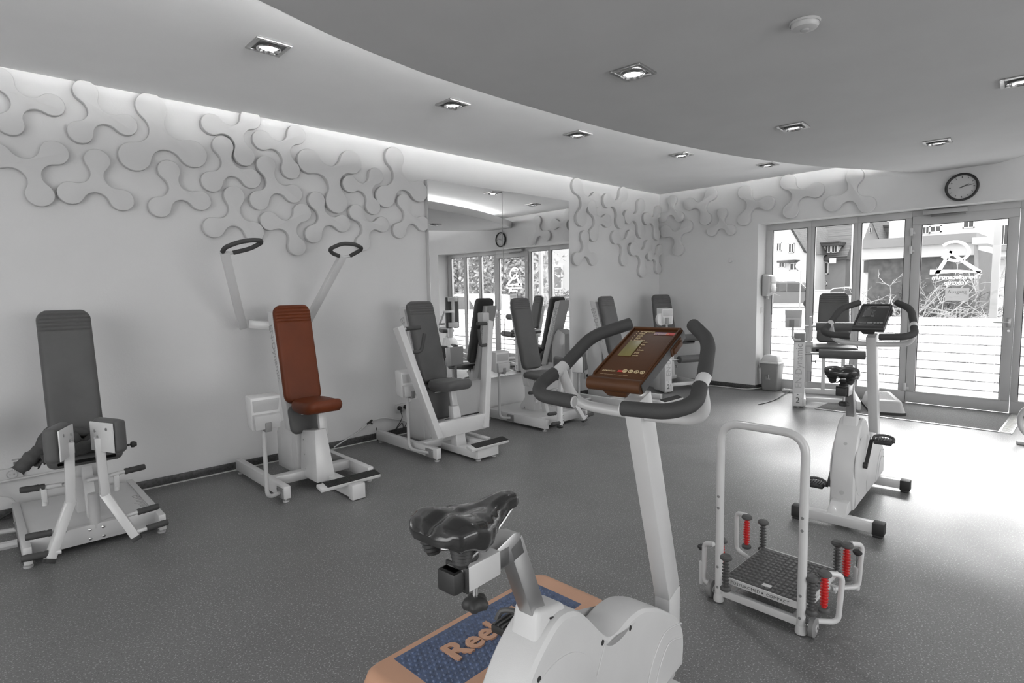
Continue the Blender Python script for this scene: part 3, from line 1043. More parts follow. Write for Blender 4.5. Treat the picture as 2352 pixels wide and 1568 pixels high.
# --- hip machines with two swinging pads
def hip_machine(name, lab, xc, mx=-.40):
    t = thing(name, lab, 'gym machine', (xc, 3.68, 0), 0, EN)
    for nm, x, a, b in (('left_rail', -.305, 0, .9), ('right_rail', .285, 0, .9)):
        MB().box((x-.018, a, .026), (x+.018, b, .115), .004).build(nm, M['white'], t)
        foot(t, x, .04)
        foot(t, x, b-.06)
    MB().box((-.29, .09, .03), (.27, .135, .125), .004).build('front_beam', M['white'], t)
    m = MB().box((-.29, .13, .098), (.27, .88, .108), .003)
    o = m.build('deck_plate', M['white'], t)
    text_mesh('EN·Dynamic', .07, .0005, frame_m((.23, .52, .1085), (0, -1, 0), (1, 0, 0)), o, M['print'])
    m = MB()
    for x in (-.03, .03):
        for z in (.05, .1):
            m.lathe([(.008, 0), (.008, .003), (.003, .006), (0, .006)], (x-.01, .09, z), (0, -1, 0), 12)
    m.build('bolt', M['chrome'], t)
    m = MB().tube([(-.01, .115, .1), (-.01, .115, .29)], .026, 18)
    m.build('pivot_post', M['white'], t)
    m = MB().beam((0, .62, .11), (0, .36, .44), .10, .06, up=(0, 1, .6))
    m.beam((0, .30, .1), (0, .40, .42), .05, .05, up=(0, 1, 0))
    m.box((-.055, .42, .1), (.055, .56, .5), .006)
    m.build('seat_column', M['white'], t)
    MB().hexa([(-.07, .48, .36), (.07, .48, .36), (.07, .56, .36), (-.07, .56, .36), (-.07, .68, 1.2), (.07, .68, 1.2), (.07, .76, 1.2), (-.07, .76, 1.2)], .006).build('inclined_column', M['white'], t)
    side_text(t.children[-1], -.0705, .73, 1.12, .59, .52, .07)
    m = MB()
    cushion(m, (-.02, .66, 1.285), (-.02, .475, .54), .262, .065, (0, -1, .22), HG, R=.06)
    m.build('backrest', M['dark'], t)
    m = MB()
    cushion(m, (-.02, .47, .495), (-.02, .13, .475), .34, .055, (0, 0, 1), (), R=.05)
    m.build('seat', M['dark'], t)
    m = MB().tube([(.14, .28, .49), (.20, .27, .49)], .007, 8).lathe([(0, 0), (.017, .006), (.019, .018), (.012, .034), (0, .036)], (.20, .27, .49), (1, 0, 0), 14)
    m.build('seat_knob', M['black'], t)
    for s in (-1, 1):
        ox = -.045
        y = .0
        a = MB()
        a.beam((ox+s*.075, y, .30), (ox+s*.062, y-.02, .62), .042, .042, up=(0, 1, 0), bev=.004)
        a.beam((ox+s*.07, y+.008, .312), (ox+s*.185, y-.09, .055), .042, .045, up=(0, 1, .3), bev=.004)
        a = a.build('swing_arm', M['white'], t)
        MB().beam((ox+s*.182, y-.088, .062), (ox+s*.19, y-.095, .042), .044, .047, up=(0, 1, .3), bev=.002).build('end_cap', M['black'], a)
        # plate and pad: plates stand in a V, pads on their outer sides
        b = V((ox+s*.078, y-.045, .625))
        qd = V((-s*.40, .917, 0))
        no = V((s*.917, .40, 0))
        m = MB()
        pts = []
        for dz in (-.078, .078):
            for u, w_ in ((-.092, 0), (.092, 0), (.092, .008), (-.092, .008)):
                pts.append(b+qd*u-no*w_+V((0, 0, dz-.012*(u > 0)*0)))
        m.hexa(pts, .003)
        m.build('pad_plate', M['white'], a)
        for du, dz in ((-.045, .045), (.03, .0), (.05, .03)):
            MB().lathe([(.008, 0), (.008, .003), (0, .004)], b+qd*du+V((0, 0, dz))-no*.008, -no, 10).build('screw', M['steel'], a)
        m = MB()
        cc = b+no*.034
        cushion(m, cc+V((0, 0, .092)), cc-V((0, 0, .088)), .205, .062, no, (), R=.03)
        m.build('thigh_pad', M['dark'], a)
        # foam grips on short stubs
        for x, yy, z, st in ((.16, y-.09, .085, .05), (.125, y-.02, .165, .06), (.11, .24, .34, .07)):
            x0 = ox+.025+s*x
            MB().tube([(x0, yy, z), (x0+s*(st+.02), yy+.005, z+.005)], .011, 10).build('grip_stub', M['white'], a)
            MB().lathe([(0, 0), (.017, .001), (.018, .012), (.0155, .02), (.018, .03), (.0165, .05), (.018, .075), (.0165, .1), (.014, .105), (0, .106)],
                       (x0+s*st, yy+.004, z+.004), (s*1, .04, .05), 14).build('foam_grip', M['foam'], a)
        m = MB().tube([(ox+s*.03, .26, .33), (ox+s*.18, .24, .34)], .012, 10).box((ox+s*.15, .225, .26), (ox+s*.175, .25, .335), .003)
        m.lathe([(.014, 0), (.014, .02), (0, .022)], (ox+s*.162, .237, .245), (0, 0, 1), 12)
        m.build('adjuster', M['white'], t)
    monitor(t, mx, .58, .05, .56, -.324, .50, .066)
    return t
hip_machine('hip_trainer_machine', 'white hip machine at the left edge with a dark jacket on its seat', .445, -.57)
hip_machine('hip_trainer_machine', 'white hip machine standing in front of the mirror', 4.28)

# --- machines with round leg rollers beside a printed column
def leg_machine(lab, loc, rz, za, zb, knob=False):
    t = thing('leg_trainer_machine', lab, 'gym machine', loc, rz, EN)
    c = MB().box((-.35, 0, .02), (-.235, .11, .85), .006).build('column', M['white'], t)
    m = MB().box((-.345, .11, .03), (-.24, .24, .55), .006)
    m.build('drive_housing', M['white'], t)
    text_mesh('EN·Dynamic', .098, .0005, frame_m((-.262, -.0008, .225), (0, 0, 1), (-1, 0, 0)), c, M['print'])
    MB().box((-.335, -.0015, .045), (-.25, .001, .165), .0005).build('number_label', M['whitep'], c)
    text_mesh('2', .085, .0005, frame_m((-.318, -.0025, .062), (1, 0, 0), (0, 0, 1)), c, M['printd'])
    text_mesh(')', .03, .0005, frame_m((-.268, -.0025, .10), (1, 0, 0), (0, 0, 1)), c, M['printd'])
    MB().lathe([(.006, 0), (.006, .001), (0, .001)], (-.295, -.0015, .152), (0, -1, 0), 10).build('label_dot', M['printd'], c)
    for x, y, z in ((-.295, .05, 0), (.29, .05, 0), (.29, .74, 0), (-.235, .8, 0)):
        foot(t, x, y)
    MB().box((-.25, .0, .026), (-.215, .88, .105), .004).build('left_rail', M['white'], t)
    MB().box((.27, .0, .026), (.312, .80, .115), .004).build('right_rail', M['white'], t)
    MB().box((-.22, .12, .06), (.272, .165, .105), .004).build('front_beam', M['white'], t)
    MB().box((-.22, .52, .085), (.272, .56, .145), .004).build('rear_beam', M['white'], t)
    for x in (-.03, .17):
        MB().box((x-.02, .50, .13), (x+.02, .54, .60), .004).build('upright', M['white'], t)
    MB().box((-.06, .32, .575), (.2, .58, .605), .004).build('seat_bracket', M['white'], t)
    m = MB()
    cushion(m, (.06, .56, .655), (.06, .14, .645), .46, .06, (0, 0, 1), (), R=.05)
    m.build('seat', M['dark'], t)
    m = MB()
    cushion(m, (.06, .62, 1.28), (.06, .50, .70), .30, .065, (0, -1, .2), HG, R=.06, wbot=.35)
    m.build('backrest', M['dark'], t)
    MB().hexa([(.0, .55, .55), (.12, .55, .55), (.12, .60, .55), (.0, .60, .55), (.0, .66, 1.1), (.12, .66, 1.1), (.12, .71, 1.1), (.0, .71, 1.1)], .004).build('back_support', M['white'], t)
    for z, y, x0, x1 in ((za, .13, -.13, .34), (zb, .03, -.10, .34)):
        a = MB().tube([(-.24, y, z), (x0+.02, y, z)], .013, 12).build('roller_axle', M['steel'], t)
        MB().lathe([(0, 0), (.045, 0), (.05, .006), (.05, x1-x0-.006), (.045, x1-x0), (0, x1-x0)], (x0, y, z), (1, 0, 0), 22).build('leg_roller', M['dark'], a)
    m = MB().hexa([(-.215, .03, zb-.2), (-.165, .03, zb-.2), (-.165, .075, zb-.2), (-.215, .075, zb-.2), (-.235, .03, zb+.12), (-.185, .03, zb+.12), (-.185, .075, zb+.12), (-.235, .075, zb+.12)], .005)
    m.hexa([(-.215, .04, zb+.1), (-.18, .04, zb+.1), (-.18, .09, zb+.1), (-.215, .09, zb+.1), (-.20, .1, za+.11), (-.175, .1, za+.11), (-.175, .14, za+.11), (-.20, .14, za+.11)], .005)
    m.tube([(-.24, .05, zb+.1), (-.16, .05, zb+.1)], .034, 16)
    lv = m.build('lever_arm', M['grey'], t)
    MB().tube([(-.165, .05, zb-.09), (-.13, .05, zb-.09)], .006, 8).lathe([(0, 0), (.016, .002), (.018, .012), (0, .016)], (-.135, .05, zb-.09), (1, 0, 0), 14).build('lever_knob', M['midgrey'], lv)
    MB().box((-.345, -.004, .745), (-.245, .002, .835), .002).build('column_plate', M['midgrey'], t)
    p = MB().tube([(-.295, -.004, .77), (-.295, -.05, .77), (-.345, -.05, .77), (-.365, -.05, .80), (-.365, -.04, .93)], .0135, 12, fillet=.04).build('monitor_post', M['grey'], t)
    h = MB().hexa([(-.44, -.06, .905), (-.28, -.06, .905), (-.28, .06, .905), (-.44, .06, .905), (-.445, -.06, 1.105), (-.275, -.06, 1.105), (-.275, .06, 1.115), (-.445, .06, 1.115)], .008).build('monitor_head', M['white'], t)
    MB().box((-.435, -.067, .92), (-.30, -.055, 1.0), .004).build('card_slot', M['grey'], h)
    MB().box((-.435, -.063, 1.01), (-.285, -.055, 1.095), .003).build('display', M['grey'], h)
    MB().box((-.40, -.075, .915), (-.35, -.06, .995), .004).build('clamp', M['midgrey'], h)
    if knob:
        MB().lathe([(0, 0), (.075, 0), (.08, .008), (.08, .03), (.075, .038), (0, .038)], (-.46, -.01, .97), (.3, -1, 0), 28).build('round_disc', M['whitep'], t)
    return t
leg_machine('white leg machine with rollers in the corner, printed column marked 2', (6.806, 3.804, 0), math.radians(-20), .70, .43, True)
leg_machine('white leg machine with rollers standing before the front windows', (6.772, 2.08, 0), math.radians(-70), .91, .615)

# --- trunk machine beyond the picture edge, seen only in the mirror
def trunk_machine():
    t = thing('trunk_trainer_machine', 'white machine with two dark pads on an I-shaped bracket, seen in the mirror', 'gym machine', (7.3, -.5, 0), math.radians(20), EN)
    base_frame(t, -.3, .28)
    m = MB().box((-.04, .4, .03), (.04, .5, .75), .005).beam((0, .45, .73), (0, .62, .95), .05, .05)
    m.build('mast', M['white'], t)
    m = MB().box((-.1, .66, 1.18), (.1, .69, 1.26), .004).box((-.03, .66, .75), (.03, .69, 1.2), .004).box((-.1, .66, .66), (.1, .69, .76), .004)
    m.build('pad_bracket', M['white'], t)
    for s in (-1, 1):
        m = MB()
        cushion(m, (s*.075, .62, 1.27), (s*.075, .62, .64), .13, .07, (0, -1, 0), (.2, .4), R=.03)
        m.build('trunk_pad', M['dark'], t)
    m = MB().beam((.0, .70, .98), (-.22, .74, .98), .045, .045).beam((-.205, .74, .99), (-.26, .55, .72), .045, .045, up=(1, 0, 0))
    m.build('side_arm', M['white'], t)
    MB().tube([(-.255, .56, .73), (-.13, .50, .73)], .016, 12).build('hand_grip', M['foam'], t.children[-1])
    seat(t, 'dark')
    housing(t)
    tread_plate(t, -.2, .24, -.19, .108)
    return t
trunk_machine()
# ring of the same machine's neighbour, cut by the right picture edge
t = thing('tube_ring_stand', 'white tube ring standing at the right picture edge beside the door', 'stand', (6.35, .36, 0))
MB().tube([(.0+.05*math.cos(a), .125*math.cos(a)*.9, .20+.14*math.sin(a)) for a in [2*PI*k/28 for k in range(28)]], .019, 12, closed=True).build('ring', M['white'], t)
MB().box((-.03, -.12, 0), (.03, .12, .03), .006).build('base_bar', M['white'], t)
MB().box((-.02, -.03, .025), (.02, .03, .065), .004).build('ring_clamp', M['white'], t)
# ------------------------------------------------------------------ exercise bikes: u forwards (+x), v left (+y)
def body_profile():
    return [(.11, .075), (.098, .2), (.106, .32), (.14, .42), (.19, .495), (.25, .545), (.31, .572), (.37, .562), (.42, .526), (.47, .474), (.512, .43),
            (.545, .408), (.59, .404), (.65, .413), (.73, .405), (.82, .366), (.90, .316), (.975, .262), (1.012, .21), (1.022, .15), (1.015, .085)]
def bike(t, console, side, lcd, marks, up):
    # shell made of two halves with a rounded rim
    prof = body_profile()
    cx = sum(p[0] for p in prof)/len(prof)
    pts = [V((p[0], 0, p[1])) for p in prof]
    top = crv(pts, 3)
    low = [V((1.0, 0, .075)), V((.8, 0, .07)), V((.5, 0, .07)), V((.25, 0, .07)), V((.12, 0, .068))]
    out = top+low
    def inset(poly, d):
        n = len(poly)
        res = []
        for i, p in enumerate(poly):
            a = (poly[(i+1) % n]-poly[i-1]).normalized()
            nrm = V((a.z, 0, -a.x))
            res.append(p+nrm*d)
        return res
    m = MB()
    rows = []
    for v, d in ((-.064, .022), (-.062, .012), (-.054, .003), (-.044, 0), (.044, 0), (.054, .003), (.062, .012), (.064, .022)):
        rows.append([p+V((0, v, 0)) for p in inset(out, d)])
    R, fs = m.grid(rows, True)
    for ring, rev in ((R[0], False), (R[-1], True)):
        f = m.bm.faces.new(ring if not rev else ring[::-1])
        bmesh.ops.triangulate(m.bm, faces=[f])
    bmesh.ops.recalc_face_normals(m.bm, faces=m.bm.faces)
    body = m.build('shell', M['whitep'], t, angle=30)
    # neck the seat tube slides into
    m = MB().hexa([(.218, -.047, .45), (.40, -.047, .45), (.40, .047, .45), (.218, .047, .45), (.252, -.038, .605), (.357, -.038, .58), (.357, .038, .58), (.252, .038, .605)], .012, 3)
    m.build('neck', M['whitep'], body)
    for dz in (0, .016):
        MB().beam((.29, -.041, .572-dz), (.365, -.042, .552-dz), .003, .004, bev=0).build('vent_slot', M['black'], body)
    # raised side discs, panel lines
    for s in (-1, 1):
        m = MB()
        m.lathe([(.0, .069), (.165, .069), (.178, .066), (.18, .06), (0, .06)], (.285, 0, .30), (0, s, 0), 44)
        m.build('side_disc', M['whitep'], body)
        yy = s*.0645
        m = MB()
        m.tube(crv([(.50, yy, .41), (.44, yy, .30), (.42, yy, .18), (.44, yy, .09)], 5), .0025, 6)
        m.build('panel_groove', M['whitep'], body)
        m = MB()
        m.tube(crv([(.985, yy, .24), (.86, yy, .265), (.77, yy, .20), (.72, yy, .09)], 5), .003, 6)
        m.build('panel_groove', M['whitep'], body)
        m = MB()
        m.tube(crv([(.985, yy, .19), (.89, yy, .215), (.82, yy, .16), (.79, yy, .09)], 5), .003, 6)
        m.build('panel_groove', M['whitep'], body)
        for u, z in ((.215, .47), (.64, .388), (.14, .33), (.49, .42)):
            MB().lathe([(0, 0), (.0075, 0), (.0075, .0015), (0, .0015)], (u, s*.063, z), (0, s, 0), 12).build('screw_hole', M['black'], body)
        # crank and pedal
        cz = s*up
        c0 = V((.285, s*.07, .30))
        c1 = c0+V((cz*.10, s*.02, cz*.135))
        cm = MB().beam(c0+V((0, s*.012, 0)), c1, .02, .013, up=(1, 0, 0), bev=.003).lathe([(0, 0), (.018, 0), (.018, .02), (0, .024)], c0, (0, s, 0), 16)
        cr = cm.build('crank', M['black'], t)
        pc = c1+V((0, s*.062, 0))
        pm = MB().box((pc.x-.05, pc.y-.045, pc.z-.012), (pc.x+.05, pc.y+.045, pc.z+.012), .006)
        pm.tube([c1, c1+V((0, s*.03, 0))], .007, 8)
        pd = pm.build('pedal', M['black'], cr)
        m = MB().tube(crv([(pc.x-.02, pc.y-.05, pc.z+.005), (pc.x+.0, pc.y-.045, pc.z+.026), (pc.x+.01, pc.y, pc.z+.034), (pc.x+.0, pc.y+.045, pc.z+.026), (pc.x-.02, pc.y+.05, pc.z+.005)], 5), [.008]*21, 8)
        m.build('pedal_strap', M['greyel'], cr)
        m = MB()
        for k in range(6):
            m.box((pc.x-.046, pc.y-.04+.0145*k, pc.z+.011), (pc.x+.046, pc.y-.034+.0145*k, pc.z+.016), .001, 1)
        m.build('pedal_tread', M['greyel'], cr)
    MB().lathe([(0, 0), (.012, 0), (.012, .002), (0, .002)], (.0985, 0, .17), (-1, 0, 0), 14).build('screw_cap', M['grey'], body)
    MB().lathe([(0, 0), (.01, 0), (.01, .002), (0, .002)], (.155, 0, .445), (-1, 0, .6), 14).build('screw_cap', M['grey'], body)
    # feet
    for u, nm in ((.0, 'rear_foot'), (.90, 'front_foot')):
        MB().box((u-.03, -.19, .02), (u+.03, .19, .075), .006).build(nm, M['white'], t)
        for s in (-1, 1):
            m = MB().box((u-.033, s*.175, .012), (u+.033, s*.232, .079), .006)
            m.box((u-.03, s*.18, 0), (u+.03, s*.225, .014), .003)
            m.build('end_cap', M['black'], t.children[-1] if False else t)
    m = MB().hexa([(-.02, -.05, .07), (.14, -.05, .07), (.14, .05, .07), (-.02, .05, .07), (.05, -.045, .13), (.14, -.045, .13), (.14, .045, .13), (.05, .045, .13)], .005)
    m.build('foot_mount', M['white'], t)
    MB().box((.82, -.05, .05), (.98, .05, .12), .005).build('foot_mount', M['white'], t)
    # seat tube, sliding clamp
    m = MB().beam((.318, 0, .48), (.192, 0, .79), .044, .048, up=(1, 0, 0), bev=.003)
    m.build('seat_tube', M['steel'], t)
    m = MB().prism([(.222, -.022, .755), (.172, -.022, .745), (.12, -.022, .745), (.12, -.022, .793), (.184, -.022, .812), (.206, -.022, .806)], (0, .044, 0), .002)
    m.beam((.0, 0, .769), (.17, 0, .769), .044, .046, bev=.003)
    m.build('slide_bar', M['steel'], t)
    c = MB().box((.03, -.031, .742), (.13, .031, .796), .004).build('clamp', M['white'], t)
    MB().box((-.005, -.026, .746), (.024, .026, .792), .006).build('end_plug', M['black'], t)
    MB().box((.025, -.032, .741), (.032, .032, .797), .003).build('clamp_gasket', M['black'], c)
    m = MB().tube([(.08, 0, .735), (.08, 0, .70)], .007, 10)
    m.build('knob_screw', M['chrome'], c)
    m = MB()
    rows = []
    for h, r in ((.705, .012), (.70, .022), (.69, .027), (.68, .024), (.676, .01)):
        rows.append([V((.08+r*(1+.14*math.cos(5*a))*math.cos(a), r*(1+.14*math.cos(5*a))*math.sin(a), h)) for a in [2*PI*k/30 for k in range(30)]])
    R, fs = m.grid(rows, True)
    m.bm.faces.new(R[0][::-1])
    m.bm.faces.new(R[-1])
    bmesh.ops.recalc_face_normals(m.bm, faces=m.bm.faces)
    m.build('clamp_knob', M['black'], c)
    # saddle: lofted cross sections
    sec = []
    L0, L1 = -.052, .212
    for i in range(45):
        q = i/44
        u = L0+(L1-L0)*q
        qq = [(.0, .04), (.03, .062), (.09, .081), (.2, .09), (.33, .088), (.45, .074), (.56, .058), (.68, .037), (.82, .028), (.93, .026), (.98, .02), (1, .006)]
        def itp(tab, x):
            for (a, b), (c_, d_) in zip(tab, tab[1:]):
                if x <= c_:
                    k = (x-a)/(c_-a)
                    k = k*k*(3-2*k)*.8+k*.2
                    return b+(d_-b)*k
            return tab[-1][1]
        hw = itp(qq, q)
        zt = itp([(.0, .888), (.06, .906), (.2, .914), (.4, .902), (.6, .897), (.85, .905), (.95, .902), (1, .885)], q)
        dep = itp([(.0, .02), (.1, .05), (.3, .065), (.45, .06), (.6, .045), (.8, .036), (.95, .03), (1, .012)], q)
        row = []
        for k in range(41):
            a = -1+2*k/40
            x = math.sin(a*PI/2*1.0)
            s_ = abs(a)
            if s_ < .78:
                y = hw*.97*math.sin(s_/.78*PI/2)
                z = zt-dep*.42*(s_/.78)**2.6
            else:
                k2 = (s_-.78)/.22
                y = hw*(.97-.10*k2+.03*math.sin(k2*PI))
                z = zt-dep*(.42+.58*k2)
            if q < .62:
                z -= .011*math.exp(-(y/(.014))**2)*(1-q/.62)**.6*(1 if q > .0 else .5)
            row.append(V((u, y*(1 if a >= 0 else -1), z)))
        sec.append(row)
    m = MB()
    R, fs = m.grid(sec)
    ub = []
    m.bm.faces.new(R[0])
    m.bm.faces.new(R[-1][::-1])
    for A, B in zip(R, R[1:]):
        m.bm.faces.new((A[-1], A[0], B[0], B[-1]))
    bmesh.ops.recalc_face_normals(m.bm, faces=m.bm.faces)
    sd = m.build('saddle', M['gloss'], t, angle=70)
    for s in (-1, 1):
        prof = [(0, 0), (.024, 0)]
        for k in range(5):
            prof += [(.027-.0018*k, .004+.009*k), (.022-.0018*k, .0085+.009*k)]
        prof += [(.014, .05), (0, .05)]
        MB().lathe(prof, (-.002, s*.048, .866), (.1, -s*.15, -1), 20).build('saddle_spring', M['black'], sd)
        MB().tube(crv([(-.002, s*.044, .83), (.05, s*.028, .815), (.13, s*.02, .84), (.19, s*.012, .868)], 5), .004, 8).build('saddle_rail', M['steel'], sd)
    MB().lathe([(0, 0), (.02, 0), (.024, .01), (.018, .02), (.024, .03), (.018, .042), (0, .042)], (.06, 0, .83), (0, 0, -1), 18).build('saddle_clamp', M['black'], sd)
    # front post with kink
    m = MB()
    m.beam((1.02, 0, .12), (1.02, 0, .325), .055, .085, up=(1, 0, 0), bev=.004)
    m.beam((1.018, 0, .318), (.795, 0, 1.03), .055, .085, up=(1, 0, .3), bev=.004)
    m.build('front_post', M['white'], t)
    # handlebar
    hb = MB().tube([(.72, -.228, 1.105), (.785, -.222, .985), (.80, -.09, .972), (.80, .09, .972), (.785, .222, .985), (.72, .228, 1.105)], .0165, 14, fillet=.08, fseg=8).build('handlebar', M['white'], t)
    for s in (-1, 1):
        up = [(.705, s*.242, 1.105), (.80, s*.262, 1.175), (.87, s*.215, 1.222), (.955, s*.11, 1.236)]
        lo = [(.735, s*.240, 1.117), (.665, s*.268, 1.09), (.60, s*.245, 1.058), (.575, s*.17, 1.045), (.572, s*.078, 1.04)]
        a = crv(up, 8)
        MB().tube([V((.695, s*.234, 1.09)), V((.75, s*.228, 1.115))], .019, 14).build('collar', M['white'], hb)
        MB().tube([V((.745, s*.228, 1.113)), V((.855, s*.198, 1.20)), V((.955, s*.108, 1.238))], .0205, 16, fillet=.05, fseg=8).build('upper_grip', M['foam'], hb)
        MB().tube([V((.70, s*.235, 1.093)), V((.635, s*.252, 1.06)), V((.578, s*.205, 1.042)), V((.572, s*.078, 1.038))], .0205, 16, fillet=.07, fseg=8).build('lower_grip', M['foam'], hb)
        MB().lathe([(.0165, -.004), (.0165, .0035), (.0135, .0035), (.0135, -.004)], (.572, s*.078, 1.038), (0, -s, -.01), 20).build('tube_end', M['whitep'], hb)
        MB().lathe([(0, -.003), (.0137, -.003), (.0137, .0015), (0, .0015)], (.572, s*.078, 1.038), (0, -s, -.01), 18).build('tube_bore', M['grey'], hb)
    # console
    b, tp = V((.655, 0, 1.092)), V((.935, 0, 1.228))
    d = (tp-b).normalized()
    n = V((-d.z, 0, d.x))
    P = lambda a, v, h_: b+d*a+V((0, v, 0))+n*h_
    L = (tp-b).length
    W = .086
    m = MB().hexa([P(0, -W, -.035), P(L, -W, -.035), P(L, W, -.035), P(0, W, -.035), P(0, -W, .0), P(L, -W, .0), P(L, W, .0), P(0, W, .0)], .006, 3)
    cs = m.build('console', [console], t)
    for s in (-1, 1):
        MB().prism([P(.0, s*(W+.0005), -.031), P(L-.004, s*(W+.0005), -.031), P(L-.004, s*(W+.0005), -.004), P(.0, s*(W+.0005), -.004)], V((0, s*.002, 0)), 0).build('side_panel', side, cs)
    m = MB().tube([P(.004, -W+.001, -.014), P(.004, W-.001, -.014)], .02, 18)
    m.build('front_lip', console, cs)
    MB().hexa([P(.0, -.03, -.055), P(.09, -.03, -.055), P(.09, .03, -.055), P(.0, .03, -.055), P(-.01, -.04, -.03), P(.12, -.04, -.03), P(.12, .04, -.03), P(-.01, .04, -.03)], .005).build('console_mount', console, cs)
    m = MB()
    for a0, v0, a1, v1 in ((.028, -W+.004, L-.004, -W+.010), (.028, W-.010, L-.004, W-.004), (L-.012, -W+.004, L-.004, W-.004)):
        m.hexa([P(a0, v0, .0), P(a1, v0, .0), P(a1, v1, .0), P(a0, v1, .0), P(a0, v0, .006), P(a1, v0, .006), P(a1, v1, .006), P(a0, v1, .006)], .002)
    m.build('raised_rim', console, cs)
    m = MB().hexa([P(.205, -W-.012, -.03), P(.265, -W-.012, -.03), P(.265, -W, -.03), P(.205, -W, -.03), P(.205, -W-.012, -.012), P(.265, -W-.012, -.012), P(.265, -W, -.012), P(.205, -W, -.012)], .003)
    m.hexa([P(.195, -W-.006, -.033), P(.275, -W-.006, -.033), P(.275, -W, -.033), P(.195, -W, -.033), P(.195, -W-.006, -.008), P(.275, -W-.006, -.008), P(.275, -W, -.008), P(.195, -W, -.008)], .003)
    m.build('card_reader', console, cs)
    m = MB().hexa([P(.135, .012, .0005), P(.225, .012, .0005), P(.225, .055, .0005), P(.135, .055, .0005), P(.135, .012, .0022), P(.225, .012, .0022), P(.225, .055, .0022), P(.135, .055, .0022)], .0005)
    m.build('display', lcd, cs)
    cream, red, vio = marks
    FM = lambda a, v: frame_m(P(a, v, .0012), (0, -1, 0), d)
    for k, txt in enumerate(('programm', 'watt', 'puls', 'zeit', 'kalorien')):
        text_mesh(txt, .0115, .0003, FM(L-.032-.0135*k, .045), cs, cream, 'print')
        MB().lathe([(0, 0), (.0018, 0), (.0018, .0005), (0, .0005)], P(L-.029-.0135*k, .055, .0008), n, 8).build('print', cream, cs)
    for k, txt in enumerate(('min', 'km', 'kJ', '1/min', 'puls', 'watt')):
        text_mesh(txt, .0105, .0003, FM(.215-.0155*k, .008), cs, cream, 'print')
    MB().hexa([P(L-.045, -.075, .0006), P(L-.030, -.075, .0006), P(L-.030, -.045, .0006), P(L-.045, -.045, .0006), P(L-.045, -.075, .0012), P(L-.030, -.075, .0012), P(L-.030, -.045, .0012), P(L-.045, -.045, .0012)], 0).build('print', red, cs)
    MB().hexa([P(L-.045, -.045, .0006), P(L-.030, -.045, .0006), P(L-.030, -.005, .0006), P(L-.045, -.005, .0006), P(L-.045, -.045, .0012), P(L-.030, -.045, .0012), P(L-.030, -.005, .0012), P(L-.045, -.005, .0012)], 0).build('print', vio, cs)
    text_mesh('premium', .013, .0003, FM(L-.043, -.006), cs, cream, 'print')
    text_mesh('premium', .012, .0003, FM(.048, .062), cs, cream, 'print')
    MB().hexa([P(.049, -.006, .0006), P(.058, -.006, .0006), P(.058, .012, .0006), P(.049, .012, .0006), P(.049, -.006, .0012), P(.058, -.006, .0012), P(.058, .012, .0012), P(.049, .012, .0012)], 0).build('print', red, cs)
    text_mesh('------- ---- --- -- --- ------------ -- -------', .0062, .0003, FM(.031, .062), cs, cream, 'print')
    for k in range(4):
        v = -.010-.0185*k
        MB().lathe([(.0052, .0), (.0075, .0), (.0075, .0016), (.0052, .0016), (.0052, 0)], P(.056, v, .0003), n, 20).build('key_ring', cream, cs)
        MB().lathe([(.0, .0012), (.0026, .0012), (.0026, 0), (0, 0)], P(.056, v, .0003), n, 8).build('key', cream, cs)
    return t
t = thing('exercise_bike', 'large white exercise bike close to the camera with a brown console', 'exercise bike', (.664, .896, 0), .103, 'exercise bikes')
bike(t, M['console'], M['consside'], M['lcd'], (M['cream'], M['redprint'], M['violet']), 1)
g = (M['grey'], M['grey'], M['grey'])
t = thing('exercise_bike', 'white exercise bike with a black console standing in front of the glazed door', 'exercise bike', (3.465, 1.0, 0), .073, 'exercise bikes')
bike(t, M['consoledk'], M['consside'], M['lcdd'], g, -1)

